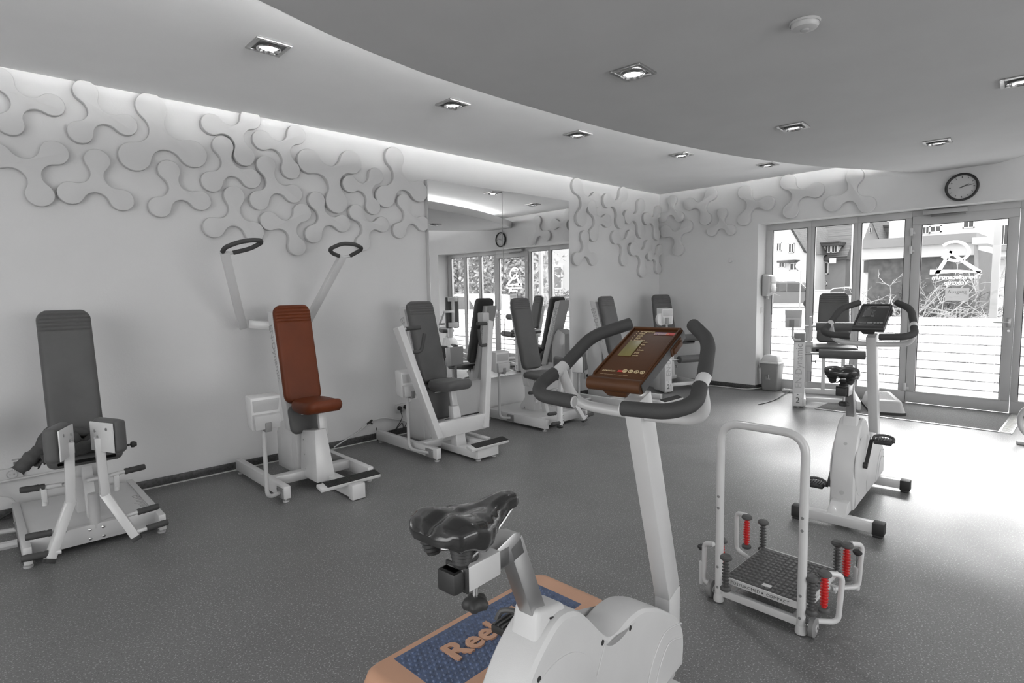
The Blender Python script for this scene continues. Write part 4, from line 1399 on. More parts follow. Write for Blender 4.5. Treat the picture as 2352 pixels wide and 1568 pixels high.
# ------------------------------------------------------------------ step platforms
def step(name, lab, loc, rz, L, Wd, H, body, matm, word=None, base=None):
    t = thing(name, lab, 'step platform', loc, rz, 'step platforms')
    def ring(hx, hy, z, r, n=8):
        p = []
        for cx, cy, a0 in ((hx-r, hy-r, 0), (-hx+r, hy-r, PI/2), (-hx+r, -hy+r, PI), (hx-r, -hy+r, 1.5*PI)):
            for k in range(n+1):
                a = a0+PI/2*k/n
                p.append(V((cx+r*math.cos(a), cy+r*math.sin(a), z)))
        return p
    hx, hy = L/2, Wd/2
    rows = [ring(hx+.055, hy+.04, .032, .06), ring(hx+.05, hy+.035, .04, .06), ring(hx+.022, hy+.012, H-.035, .05), ring(hx+.012, hy+.006, H-.012, .045), ring(hx-.004, hy-.006, H, .04), ring(hx-.02, hy-.02, H+.001, .03)]
    m = MB()
    R, fs = m.grid(rows, True)
    m.bm.faces.new(R[-1])
    m.bm.faces.new(R[0][::-1])
    bmesh.ops.recalc_face_normals(m.bm, faces=m.bm.faces)
    bd = m.build('platform', body, t, angle=35)
    m = MB()
    R, fs = m.grid([ring(hx+.06, hy+.045, 0, .06), ring(hx+.06, hy+.045, .034, .06)], True)
    m.bm.faces.new(R[-1])
    m.bm.faces.new(R[0][::-1])
    bmesh.ops.recalc_face_normals(m.bm, faces=m.bm.faces)
    m.build('rubber_base', base or body, t)
    if word:
        # recessed tread with studs
        ix0, ix1, iy0, iy1 = -hx+.085, hx-.085, -hy+.055, hy-.03
        m = MB().box((ix0, iy0, H-.004), (ix1, iy1, H+.0022), .001, 1)
        px, py = .0205, .0205
        nx, ny = int((ix1-ix0-.01)/px), int((iy1-iy0-.01)/py)
        for i in range(nx):
            for j in range(ny):
                x, y = ix0+.012+px*i+(px/2 if j % 2 else 0), iy0+.012+py*j
                if x > ix1-.009:
                    continue
                r = .0078
                c = [m.bm.verts.new((x+r*math.cos(2*PI*k/8), y+r*math.sin(2*PI*k/8), H+.002)) for k in range(8)]
                q = [m.bm.verts.new((x+r*.55*math.cos(2*PI*k/8), y+r*.55*math.sin(2*PI*k/8), H+.0062)) for k in range(8)]
                for k in range(8):
                    m.bm.faces.new((c[k], c[(k+1) % 8], q[(k+1) % 8], q[k]))
                m.bm.faces.new(q)
        m.build('studded_mat', matm, bd, angle=25)
        text_mesh(word, .128, .0035, frame_m((-.215, -.025, H+.006), (1, .0, 0), (0, 1, 0)), bd, body, 'raised_word', bold=.0035)
    else:
        ix0, ix1, iy0, iy1 = -hx+.06, hx-.06, -hy+.04, hy-.04
        m = MB()
        nx, ny = 34, 13
        for i in range(nx):
            for j in range(ny):
                x, y = ix0+(ix1-ix0)*(i+.5)/nx, iy0+(iy1-iy0)*(j+.5)/ny
                a, b = (ix1-ix0)/nx*.42, (iy1-iy0)/ny*.42
                m.hexa([(x-a, y-b, H), (x+a, y-b, H), (x+a, y+b, H), (x-a, y+b, H), (x-a*.6, y-b*.6, H+.005), (x+a*.6, y-b*.6, H+.005), (x+a*.6, y+b*.6, H+.005), (x-a*.6, y+b*.6, H+.005)], 0)
        m.build('studded_tread', matm, bd, smooth=False)
    return t
step('step_platform', 'copper coloured step platform with a blue studded top beside the near bike', (1.285, 1.445, 0), math.radians(2.5), .85, .345, .15, M['copper'], M['bluemat'], 'Reebok')
step('step_platform', 'grey step platform with a dark foot on the mat before the door', (7.209, 1.666, 0), math.radians(22), .62, .24, .15, M['grey'], M['grey'], None, M['black'])

# ------------------------------------------------------------------ swinging balance platform on springs
t = thing('balance_platform', 'white swinging balance platform with red springs, ribbed deck and push handle', 'balance platform', (2.27, .93, 0))
O = V((2.27, .93, 0))
def q(x, y, z):
    return V((x, y, z))-O
m = MB().tube([q(2.27, 1.105, .02), q(2.27, 1.105, .79), q(2.27, .768, .79), q(2.27, .768, .02)], .0165, 16, fillet=.085, fseg=8)
hd = m.build('push_handle', M['white'], t)
m = MB()
for y in (1.105, .768):
    for z in (.42, .47, .16, .07):
        m.lathe([(0, 0), (.006, 0), (.006, .002), (0, .003)], q(2.27-.0155, y, z), (-1, 0, 0), 10)
m.build('bolt', M['midgrey'], hd)
for y, s in ((1.105, 1), (.768, -1)):
    w_ = MB().lathe([(0, -.011), (.03, -.011), (.038, -.008), (.038, .008), (.03, .011), (0, .011)], q(2.285, y+s*.04, .038), (0, 1, 0), 28).build('wheel', M['midgrey'], t)
    MB().lathe([(0, -.014), (.015, -.014), (.015, .014), (0, .014)], q(2.285, y+s*.04, .038), (0, 1, 0), 18).build('hub', M['grey'], w_)
    MB().tube([q(2.285, y-s*.01, .038), q(2.285, y+s*.055, .038)], .006, 8).build('axle', M['chrome'], w_)
    MB().lathe([(0, 0), (.021, 0), (.022, .01), (.018, .035), (0, .035)], q(2.27, y, .004), (0, 0, 1), 18).build('foot_sleeve', M['white'], t)
# deck
dk = MB().box(q(2.275, .755, .095), q(2.665, 1.085, .118), .003).build('deck', M['white'], t)
m = MB().box(q(2.279, .76, .116), q(2.66, 1.08, .121), .001, 1)
m.build('tread_mat', M['greyel'], dk)
m = MB()
for i in range(13):
    for j in range(14):
        x, y = 2.29+.0287*i, .775+.0222*j
        m.hexa([q(x-.0115, y-.0085, .121), q(x+.0115, y-.0085, .121), q(x+.0115, y+.0085, .121), q(x-.0115, y+.0085, .121), q(x-.007, y-.005, .126), q(x+.007, y-.005, .126), q(x+.007, y+.005, .126), q(x-.007, y+.005, .126)], 0)
for v in m.bm.verts:
    pass
m.build('tread_studs', M['studs'], dk, kind='stuff', smooth=False)
MB().box(q(2.268, .762, .095), q(2.2752, 1.078, .122), .001, 1).build('front_band', M['whitep'], dk)
text_mesh('POSTUROMED    COMPACT', .0175, .0004, frame_m(q(2.2675, 1.052, .102), (0, -1, 0), (0, 0, 1)), dk, M['printd'], spacing=1.12)
MB().lathe([(0, 0), (.0045, 0), (.0045, .0008), (0, .0008)], q(2.2675, .918, .108), (-1, 0, 0), 5).build('print', M['printd'], dk)
MB().box(q(2.30, .90, .1225), q(2.322, .935, .1265), .0005, 1).build('deck_sticker', M['whitep'], dk)
# lower frame
m = MB().box(q(2.262, .78, .03), q(2.285, 1.09, .062), .003).box(q(2.62, .75, .03), q(2.645, 1.12, .06), .003)
m.tube([q(2.27, .80, .05), q(2.64, .78, .05)], .012, 10).tube([q(2.27, 1.06, .05), q(2.64, 1.07, .05)], .012, 10)
m.tube([q(2.69, 1.08, .10), q(2.69, .78, .10)], .010, 10)
m.build('frame', M['white'], t)
def elast(p0, h_, mt, n=11, name='spring'):
    prof = [(0, 0), (.0075, 0)]
    for k in range(n):
        z = h_*(k+.15)/n
        bulge = .0035*math.sin(PI*(k+.5)/n)
        prof += [(.0075, z), (.0125+bulge, z+h_*.16/n), (.0125+bulge, z+h_*.28/n), (.0075, z+h_*.46/n)]
    prof += [(.0075, h_), (0, h_)]
    s_ = MB().lathe(prof, p0, (0, 0, 1), 16).build(name, mt, t)
    for z, f in ((h_-.004, 1), (-.014, .9)):
        MB().lathe([(0, 0), (.018*f, 0), (.0245*f, .005), (.0245*f, .013), (.018*f, .02), (0, .021)], V(p0)+V((0, 0, z)), (0, 0, 1), 20).build('spring_cap', M['greyel'], s_)
for loop, red, grey in (
        ([(2.30, .745, .05), (2.375, .668, .045), (2.385, .66, .235), (2.335, .695, .247)], (2.325, .705, .105), (2.283, .737, .10)),
        ([(2.62, .765, .05), (2.725, .692, .045), (2.735, .685, .235), (2.672, .712, .25)], (2.655, .722, .105), (2.685, .768, .10)),
        ([(2.62, 1.09, .05), (2.70, 1.225, .05), (2.705, 1.23, .238), (2.672, 1.165, .25)], (2.66, 1.158, .105), (2.69, 1.092, .10)),
        ([(2.29, 1.085, .05), (2.30, 1.19, .045), (2.30, 1.19, .225), (2.285, 1.14, .24)], (2.33, 1.125, .105), (2.222, 1.052, .10))):
    MB().tube([q(*p) for p in loop], .0105, 12, fillet=.03).build('corner_loop', M['white'], t)
    elast(q(*red), .135, M['redel'])
    elast(q(*grey), .125, M['greyel'], 9)
for x, y in ((2.31, 1.205), (2.73, .70)):
    a = MB().tube([q(x, y, .03), q(x, y, .13)], .013, 12).build('lock_sleeve', M['white'], t)
    MB().tube([q(x, y, .13), q(x, y, .19)], .005, 8).build('lock_pin', M['chrome'], a)
    MB().lathe([(0, 0), (.012, 0), (.02, .01), (.02, .018), (.012, .024), (0, .025)], q(x, y, .185), (0, 0, 1), 18).build('lock_knob', M['black'], a)
# ------------------------------------------------------------------ jacket on the seat of the left machine
def jacket():
    rnd = random.Random(3)
    t = thing('jacket', 'crumpled dark jacket with hanging sleeve lying on the left machine seat', 'jacket', (.40, 3.95, .50))
    m = MB()
    rows = []
    for i in range(33):
        a = i/32
        row = []
        for j in range(25):
            b = j/24
            x = -.185+.36*a
            y = -.12+.26*b
            edge = min(a, 1-a, b, 1-b)
            base = .03+.105*math.exp(-((a-.28)/.24)**2)*(.35+.65*b)+.03*math.exp(-((a-.75)/.2)**2)
            fold = .016*math.sin(22*a+9*b+2*math.sin(7*b))+.011*math.sin(31*b-12*a)+.006*math.sin(53*a*b+3)
            z = base+fold*min(1, edge*9)
            if x < -.15:
                z -= (-.15-x)*1.3
            if edge < .04:
                z = max(z*.3, .006) if x > -.15 else z-.02
            row.append(V((x+.012*math.sin(17*b+4*a), y+.012*math.sin(15*a), z)))
        rows.append(row)
    R, fs = m.grid(rows)
    geo = bmesh.ops.extrude_face_region(m.bm, geom=fs)
    for v in geo['geom']:
        if isinstance(v, bmesh.types.BMVert):
            v.co.z -= .006
    bmesh.ops.recalc_face_normals(m.bm, faces=m.bm.faces)
    m.build('jacket_body', M['cloth'], t, angle=70)
    for nm, pts, rad in (('sleeve', [(.0, -.02, .07), (-.10, -.05, .075), (-.19, -.06, .03), (-.262, -.07, -.035)], (.04, .042, .036, .03)),
                         ('sleeve', [(.16, -.10, .055), (.05, -.135, .05), (-.08, -.15, .035), (-.165, -.155, .02)], (.03, .034, .03, .024)),
                         ('collar_roll', [(-.12, .1, .11), (.0, .09, .10), (.12, .08, .06)], (.022, .026, .02))):
        c = crv(pts, 8)
        n = len(c)
        rr = []
        for k in range(n):
            f = k/(n-1)*(len(rad)-1)
            i = min(int(f), len(rad)-2)
            rr.append((rad[i]+(rad[i+1]-rad[i])*(f-i))*(1+.10*math.sin(k*1.9)+.05*rnd.random()))
        m = MB().tube(c, rr, 16)
        for v in m.bm.verts:
            v.co += V((rnd.uniform(-.003, .003), rnd.uniform(-.003, .003), rnd.uniform(-.003, .003)))
        m.build(nm, M['cloth'], t, angle=80)
jacket()

# ------------------------------------------------------------------ sockets, switches, cables
def socket_strip(lab, x0, x1, z0, z1, plugs, mat='whitep'):
    t = thing('socket_strip', lab, 'socket', ((x0+x1)/2, LW, (z0+z1)/2))
    w_, h_ = (x1-x0)/2, (z1-z0)/2
    MB().box((-w_, -.018, -h_), (w_, 0, h_), .004).build('cover_plate', M[mat], t)
    n = len(plugs)
    for k, pl in enumerate(plugs):
        cx = -w_+(2*w_)*(k+.5)/n
        MB().lathe([(.024, -.002), (.028, -.002), (.028, .003), (.024, .003), (.022, -.012), (0, -.012)], (cx, -.018, 0), (0, -1, 0), 24).build('socket_ring', M['grey'] if pl == 0 else M[mat], t)
        if pl == 0:
            m = MB()
            for dx in (-.0095, .0095):
                m.lathe([(0, 0), (.0025, 0), (.0025, .002), (0, .002)], (cx+dx, -.0185, 0), (0, -1, 0), 8)
            m.build('contact_hole', M['black'], t)
    return t
p0, p1 = on_y(0, 1092, LW), on_y(48, 1085, LW)
s = socket_strip('white double wall socket at the left edge with one white plug', p1.x-.20, p1.x+.01, p1.z-.035, p1.z+.04, (1, 0))
def plug(lab, x, z, mt):
    t = thing('power_plug', lab, 'plug', (x, LW-.02, z))
    MB().lathe([(0, -.004), (.020, -.004), (.021, .012), (.016, .026), (.008, .034), (0, .035)], (0, 0, 0), (0, -1, 0), 20).build('plug_body', M[mt], t)
    MB().tube([(0, -.026, -.002), (0, -.03, -.022), (0, -.027, -.04)], [.008, .007, .005], 10).build('strain_relief', M[mt], t)
    return t
plug('white power plug in the socket at the left edge', p1.x-.147, p1.z+.0, 'whitep')
c = on_y(40, 1078, LW)
t = thing('timer_device', 'small white timer box with a key grid above the left socket', 'timer', (c.x, LW-.02, c.z+.02))
MB().box((-.024, -.03, -.015), (.024, .02, .05), .004).build('case', M['whitep'], t)
for i in range(4):
    for j in range(2):
        MB().box((-.018+.0105*i, -.033, -.008+.012*j), (-.011+.0105*i, -.029, -.002+.012*j), .0008, 1).build('key', M['midgrey'], t)
MB().box((-.018, -.032, .022), (.018, -.029, .042), .001, 1).build('display', M['midgrey'], t)
def cable(lab, pts, r, mt, cat='cable', n=8):
    o = MB().tube(crv(pts, 7), r, n).build('power_cable', M[mt])
    return tag(o, lab, cat)
px_, pz_ = p1.x-.147, p1.z
cable('white cable drooping from the plug at the left edge behind the machine', [(px_, LW-.05, pz_-.04), (px_+.03, LW-.05, pz_-.10), (px_+.09, LW-.04, pz_-.14), (px_+.13, LW-.035, pz_-.22), (px_+.16, LW-.03, .02)], .004, 'whitep')
cable('white pipe-like cable along the wall behind the left machine', [(-.5, LW-.03, .235), (-.1, LW-.03, .24), (.2, LW-.02, .24), (.45, LW-.012, .225), (.55, LW-.015, .07)], .008, 'whitep')
cable('thick grey cable lying on the floor at the left picture edge', [(-.6, 4.1, .02), (-.2, 4.0, .055), (.02, 3.97, .06), (.115, 3.96, .06)], .022, 'grey')
cable('black cable looping on the floor by the left skirting', [(-.4, 4.5, .012), (-.15, 4.52, .012), (.02, 4.6, .012), (.12, 4.62, .05)], .007, 'black')
a, b = on_y(908, 945, LW), on_y(955, 925, LW)
s2 = socket_strip('white double wall socket behind the press machine with two black plugs', a.x, b.x+.02, (a.z+b.z)/2-.035, (a.z+b.z)/2+.045, (1, 1))
q1, q2 = on_y(917, 937, LW-.02), on_y(930.5, 934, LW-.02)
plug('black power plug, left one of the two behind the press machine', q1.x, q1.z, 'black')
plug('black power plug, right one of the two behind the press machine', q2.x, q2.z, 'black')
cable('thin black cable from the left plug behind the press machine', [(q1.x, LW-.05, q1.z-.04), (q1.x+.005, LW-.05, q1.z-.10), (q1.x-.09, LW-.05, q1.z-.21), (q1.x-.16, LW-.06, q1.z-.255), (q1.x-.26, LW-.05, q1.z-.26), (2.66, LW-.06, .125)], .0035, 'black')
cable('thin black cable from the right plug looping behind the press machine', [(q2.x, LW-.05, q2.z-.04), (q2.x+.005, LW-.045, q2.z-.13), (q2.x-.03, LW-.03, q2.z-.2), (q2.x-.05, LW-.03, q2.z-.15), (q2.x-.14, LW-.03, q2.z-.22), (q2.x-.20, LW-.03, .02)], .0035, 'black')
e = [on_y(u, v, LW-.012) for u, v in ((765, 1026), (790, 1012), (818, 995), (846, 972), (858, 965), (880, 960), (910, 963), (945, 970))]
cable('white cable on the wall between the pulldown and the press machine', [(e[0].x, LW-.03, e[0].z)]+[tuple(p) for p in e[1:]], .006, 'whitep')
t = thing('cable_splitter', 'small black splitter on the white wall cable', 'cable splitter', (e[3].x+.012, LW-.022, e[3].z+.01))
MB().beam((-.03, 0, -.012), (.025, 0, .018), .014, .016).build('body', M['black'], t)
MB().beam((.0, 0, 0), (.025, 0, -.02), .012, .012).build('branch', M['black'], t)
c = on_y(1349, 862, LW-.02)
s3 = socket_strip('white single wall socket right of the mirror behind the console', c.x-.04, c.x+.04, c.z-.04, c.z+.04, (1,))
plug('black power plug right of the mirror behind the console', c.x, c.z, 'black')
# window pier: switch, socket, dispenser
PY = 3.205
c = on_y(1750, 712, PY)
t = thing('light_switch', 'white light switch on the window reveal under the dispenser', 'light switch', (c.x, PY, c.z))
MB().box((-.04, -.01, -.04), (.04, 0, .04), .004).build('cover_plate', M['whitep'], t)
MB().box((-.028, -.014, -.028), (.028, -.008, .028), .003).build('rocker', M['white'], t)
c = on_y(1746, 838, PY)
t = thing('wall_socket', 'white wall socket low on the window reveal above the bin', 'socket', (c.x, PY, c.z))
MB().box((-.04, -.012, -.04), (.04, 0, .04), .004).build('cover_plate', M['whitep'], t)
MB().lathe([(0, 0), (.022, 0), (.022, .03), (.012, .045), (0, .046)], (0, -.012, 0), (0, -1, 0), 20).build('plug', M['whitep'], t)
a = on_y(1766, 655, 3.14)
t = thing('soap_dispenser', 'rounded grey and white dispenser hanging on the window reveal', 'dispenser', (a.x, PY, a.z))
m = MB()
rows = []
for h_, w_, d_ in ((-.145, .04, .05), (-.14, .09, .085), (-.10, .105, .12), (.05, .11, .13), (.12, .10, .12), (.145, .08, .08), (.15, .03, .04)):
    rows.append([V((w_*(abs(math.cos(k))**.6)*(1 if math.cos(k) > 0 else -1), -d_*.5+d_*.5*(abs(math.sin(k))**.6)*(1 if math.sin(k) > 0 else -1), h_)) for k in [2*PI*i/24 for i in range(24)]])
R, fs = m.grid(rows, True)
m.bm.faces.new(R[0][::-1])
m.bm.faces.new(R[-1])
bmesh.ops.recalc_face_normals(m.bm, faces=m.bm.faces)
m.build('housing', M['grey'], t)
MB().box((-.075, -.132, -.09), (.075, -.12, .02), .006).build('window', M['steel'], t)
MB().box((-.08, -.135, .03), (.08, -.115, .12), .012).build('cover', M['whitep'], t)
MB().box((-.02, -.07, -.185), (.02, -.04, -.14), .004).build('nozzle', M['white'], t)
# bin
t = thing('swing_bin', 'grey waste bin with a white swing lid in the window corner', 'bin', (7.63, 3.03, 0))
def taper(m, z0, z1, a0, b0, a1, b1, bev=.02):
    return m.hexa([(-a0, -b0, z0), (a0, -b0, z0), (a0, b0, z0), (-a0, b0, z0), (-a1, -b1, z1), (a1, -b1, z1), (a1, b1, z1), (-a1, b1, z1)], bev, 3)
bb = taper(MB(), 0, .37, .085, .095, .105, .118).build('body', M['midgrey'], t)
taper(MB(), .36, .385, .115, .128, .115, .128, .008).build('rim', M['whitep'], t)
taper(MB(), .38, .47, .108, .12, .07, .085, .02).build('lid', M['whitep'], t)
MB().lathe([(.05, -.001), (.05, .006), (.0, .012)], (0, 0, .465), (0, 0, 1), 20).build('swing_flap', M['white'], t)
m = MB().beam((-.1, -.02, .16), (-.1, .02, .16), .004, .012, bev=0).beam((-.1, -.0, .16), (-.103, .0, .22), .004, .03, up=(1, 0, 0), bev=0).beam((-.1, .03, .15), (-.103, .03, .19), .004, .014, up=(1, 0, 0), bev=0)
m.build('print', M['grey'], bb)
cable('white cable on the floor behind the bin along the skirting', [(7.40, 3.80, .01), (7.42, 3.55, .01), (7.42, 3.3, .012), (7.55, 3.17, .02), (7.72, 3.17, .02)], .006, 'whitep')
cable('black cable lying on the floor left of the leg machine at the windows', [(6.55, 2.75, .006), (6.75, 2.72, .006), (7.0, 2.72, .008), (7.25, 2.75, .012), (7.45, 2.78, .012), (7.56, 2.77, .02)], .005, 'black')
t = thing('socket_block', 'white multi-socket lying on the floor right of the bin', 'socket', (7.62, 2.76, 0))
MB().box((-.035, -.12, 0), (.035, .12, .04), .008).build('body', M['whitep'], t)
for k in (-1, 0, 1):
    MB().lathe([(.018, 0), (.021, 0), (.021, .003), (.018, .003)], (0, k*.07, .04), (0, 0, 1), 18).build('socket_ring', M['grey'], t)
# ------------------------------------------------------------------ street seen through the windows
M['asphalt'] = material('pale_asphalt', .40, .9, var=.12, scale=.8)
M['pave'] = material('pale_paving', .55, .9, var=.08, scale=2)
M['render'] = material('white_render', .66, .9, var=.03, scale=1)
M['render2'] = material('grey_render', .26, .9, var=.05, scale=1)
M['fascia'] = material('pale_fascia', .55, .7, var=.03)
M['darkwall'] = material('dark_brick', .11, .9, var=.25, scale=4)
M['winpane'] = material('house_window_pane', .06, .2, var=.2, scale=1)
M['winframe'] = material('house_window_frame', .8, .5, var=.02)
M['carpaint'] = material('light_car_paint', .5, .25, var=.03, coat=.6)
M['vanpaint'] = material('grey_van_paint', .12, .25, var=.03, coat=.6)
M['tyre'] = material('tyre', .03, .7)
M['twig'] = material('bare_twig', .42, .9, var=.3)
M['twigd'] = material('dark_twig', .06, .9, var=.3)
M['leaf'] = material('hedge_leaf', .5, .35, var=.6, scale=8)
def tiles():
    m = material('roof_tiles', .05, .8, var=.2, scale=3)
    t = m.node_tree
    c = t.nodes.new('ShaderNodeTexCoord')
    wv = t.nodes.new('ShaderNodeTexBrick')
    wv.inputs['Scale'].default_value = 1.1
    wv.inputs['Color1'].default_value = (.05, .05, .05, 1)
    wv.inputs['Color2'].default_value = (.085, .085, .085, 1)
    wv.inputs['Mortar'].default_value = (.012, .012, .012, 1)
    wv.inputs['Mortar Size'].default_value = .03
    mp = t.nodes.new('ShaderNodeMapping')
    mp.inputs['Rotation'].default_value = (PI/2, 0, PI/2)
    t.links.new(c.outputs['Object'], mp.inputs['Vector'])
    t.links.new(mp.outputs['Vector'], wv.inputs['Vector'])
    t.links.new(wv.outputs['Color'], t.nodes['Principled BSDF'].inputs['Base Color'])
    return m
M['tiles'] = tiles()
GZ = -.14
m = MB().box((GX+.1, -70, GZ-.3), (130, 90, GZ), 0).box((-60, -70, GZ-.3), (GX+.1, RY-.2, GZ), 0).box((-60, RY-.2, GZ-.3), (NX-.2, 90, GZ), 0)
o = struct(m.build('street_ground', M['asphalt']))
struct(MB().box((GX+.1, -30, GZ), (9.9, 30, GZ+.02), .002).build('path_pavement', M['pave']))
struct(MB().box((9.9, -30, GZ), (24, 30, GZ+.03), .002).build('planting_ground', material('dark_soil', .07, .95, var=.4, scale=6, bump=.6, bscale=20)))
def W3(zx, zy, X):
    return on_x(1720+zx/2.904, 460+zy/2.904, X)
def W3y(zx, X):
    return W3(zx, 600, X).y
def wbox(mb, z4, X, depth, ground=False, bev=0):
    """solid whose front face shows over the given box of the window picture"""
    a, b = W3(z4[0], z4[1], X), W3(z4[2], z4[3], X)
    return mb.box((X, a.y, GZ if ground else b.z), (X+depth, b.y, a.z), bev)
def house_window(z4, X, root, bars=1):
    a, b = W3(z4[0], z4[1], X), W3(z4[2], z4[3], X)
    y0, y1, z0, z1 = min(a.y, b.y), max(a.y, b.y), b.z, a.z
    f = .10*(y1-y0)
    m = MB()
    m.box((X-.12, y0, z0), (X+.05, y0+f, z1), 0).box((X-.12, y1-f, z0), (X+.05, y1, z1), 0).box((X-.12, y0, z0), (X+.05, y1, z0+f), 0).box((X-.12, y0, z1-f), (X+.05, y1, z1), 0)
    if bars:
        m.box((X-.1, (y0+y1)/2-f*.4, z0), (X+.05, (y0+y1)/2+f*.4, z1), 0)
    w_ = m.build('window', M['winframe'], root, smooth=False)
    MB().box((X-.03, y0+f*.5, z0+f*.5), (X+.02, y1-f*.5, z1-f*.5), 0).build('pane', M['winpane'], w_, smooth=False)
# white gable house
t = thing('gabled_house', 'white gabled house across the street at the left window edge', 'house', (0, 0, 0))
X = 55
pl = lambda L: [W3(x, y, X) for x, y in L]
g = pl([(60, 640), (60, 330), (235, 100), (384, 352), (384, 640)])
for k in (0, 4):
    g[k].z = GZ
MB().prism(g, (9, 0, 0)).build('wall', M['render'], t, smooth=False)
r = pl([(384, 352), (235, 100), (235, 72), (402, 352)])
MB().prism([p-V((.5, 0, 0)) for p in r], (10, 0, 0)).build('roof', M['tiles'], t, smooth=False)
r = pl([(60, 330), (235, 100), (235, 72), (40, 330)])
MB().prism([p-V((.5, 0, 0)) for p in r], (10, 0, 0)).build('roof', M['tiles'], t, smooth=False)
for z4 in ((187, 285, 220, 338), (267, 288, 302, 348), (203, 408, 242, 446), (275, 418, 330, 466)):
    house_window(z4, X, t)
wbox(MB(), (186, 402, 306, 410), X-1.2, 1.3).build('canopy', M['tiles'], t, smooth=False)
# house with big tiled roof
t = thing('tiled_roof_house', 'grey house with a big tiled roof and a row of dormer windows', 'house', (0, 0, 0))
X = 60
m = wbox(MB(), (350, 380, 640, 610), X, 10, True)
m.build('wall', M['render2'], t, smooth=False)
a, b = W3(330, 392, X-.6), W3(655, 372, X-.6)
c, d = W3(745, 120, X+7), W3(250, 170, X+7)
c.z = d.z = max(c.z, d.z)
m = MB().hexa([a-V((0, 0, .3)), b-V((0, 0, .3)), V((X+8, c.y, b.z-.3)), V((X+8, d.y, b.z-.3)), a, b, c, d], 0)
m.build('roof', M['tiles'], t, smooth=False)
dm = wbox(MB(), (438, 296, 594, 352), X+.2, 4).build('dormer', M['render'], t, smooth=False)
wbox(MB(), (432, 284, 600, 298), X-.2, 5).build('dormer_roof', M['tiles'], t, smooth=False)
for z4 in ((442, 302, 458, 350), (464, 302, 504, 350), (510, 300, 548, 348), (554, 300, 592, 347)):
    house_window(z4, X+.2, t)
house_window((478, 412, 532, 492), X, t)
house_window((480, 540, 520, 566), X, t, 0)
wbox(MB(), (538, 386, 580, 418), X-1, .1).build('name_board', M['winframe'], t, smooth=False)
# steep gable house behind the garage
t = thing('steep_gable_house', 'pale steep gable with one small window above the flat garage roof', 'house', (0, 0, 0))
X = 58
g = pl([(752, 290), (815, 125), (880, 290)])
g2 = [g[0].copy(), g[0], g[1], g[2], g[2].copy()]
g2[0].z = g2[4].z = GZ
MB().prism(g2, (6, 0, 0)).build('wall', M['render2'], t, smooth=False)
MB().prism([p-V((.3, 0, 0)) for p in pl([(880, 290), (815, 125), (815, 112), (890, 290)])], (6.6, 0, 0)).build('roof', M['tiles'], t, smooth=False)
MB().prism([p+V((3, 0, 0)) for p in pl([(866, 290), (830, 150), (946, 150), (946, 290)])], (5, 0, 0)).build('side_roof', M['tiles'], t, smooth=False)
house_window((806, 184, 820, 216), X, t, 0)
# tall white block
t = thing('white_block', 'tall plain white block rising behind the flat garage', 'house', (0, 0, 0))
wbox(MB(), (940, 60, 1120, 300), 48, 10, True).build('wall', M['render'], t, smooth=False)
wbox(MB(), (934, 50, 1126, 62), 47.6, 11).build('roof_edge', M['fascia'], t, smooth=False)
# flat garage
t = thing('flat_garage', 'low flat roofed garage with a white fascia and dark wall', 'garage', (0, 0, 0))
wbox(MB(), (800, 366, 1508, 660), 32, 5, True).build('wall', M['darkwall'], t, smooth=False)
wbox(MB(), (748, 310, 806, 660), 32.2, 4.5, True).build('side_wall', M['render'], t, smooth=False)
wbox(MB(), (744, 272, 1512, 362), 31.6, 5.6).build('fascia', M['fascia'], t, smooth=False)
wbox(MB(), (744, 266, 1516, 278), 31.4, 6).build('roof_edge', M['render2'], t, smooth=False)
wbox(MB(), (768, 404, 796, 480), 32.1, .3).build('door', M['winpane'], t, smooth=False)
MB().tube([W3(1516, 280, 31.5), W3(1518, 420, 31.5), W3(1520, 600, 31.5)], .07, 8).build('downpipe', M['render2'], t)
wbox(MB(), (1490, 248, 1592, 286), 30.5, 2).build('canopy', M['fascia'], t, smooth=False)
# large white building behind the door
t = thing('apartment_building', 'large white building with bright windows seen through the glazed door', 'house', (0, 0, 0))
X = 44
wbox(MB(), (1120, -60, 1900, 640), X, 10, True).build('wall', M['render'], t, smooth=False)
for z4 in ((1160, 178, 1205, 224), (1208, 172, 1286, 212), (1430, 132, 1506, 182), (1676, 164, 1732, 296)):
    house_window(z4, X, t)
wbox(MB(), (1672, 302, 1740, 334), X-.3, .4).build('balcony_panel', M['render2'], t, smooth=False)
wbox(MB(), (1570, 380, 1760, 386), X-2, 2).build('ledge', M['render2'], t, smooth=False)
# building seen only in the mirror
t = thing('corner_building', 'pale building with shuttered windows seen in the mirror', 'house', (27, -13, GZ))
MB().box((0, -9, 0), (8, 8, 9), 0).build('wall', M['render'], t, smooth=False)
for y in (-6, -2.6, .8, 4.2):
    for z in (1.6, 4.4, 7.2):
        f = MB().box((-.1, y, z), (.05, y+1.3, z+1.5), 0).build('window', M['winframe'], t, smooth=False)
        MB().box((-.13, y+.12, z+.12), (-.05, y+1.18, z+1.38), 0).build('pane', M['render2'], f, smooth=False)
# canopy post and lamp pole
t = thing('canopy_post', 'pale square post standing outside the glazed door', 'post', (8.8, W3y(1640, 8.8), GZ))
MB().box((-.035, -.035, 0), (.035, .035, 2.9), .004).build('shaft', M['fascia'], t)
MB().box((-.06, -.06, 0), (.06, .06, .03), .003).build('foot_plate', M['grey'], t)
p = W3(684, 500, 47)
t = thing('street_lamp', 'thin pale street lamp pole in front of the tiled roof', 'street lamp', (47, p.y, GZ))
MB().tube([(0, 0, 0), (0, 0, 7.0), (0, -.1, 7.6), (0, -.6, 7.9)], [.09, .07, .06, .05], 10, fillet=.0).build('pole', M['fascia'], t)
MB().beam((0, -.5, 7.92), (0, -1.3, 8.0), .2, .12).build('lamp_head', M['grey'], t)
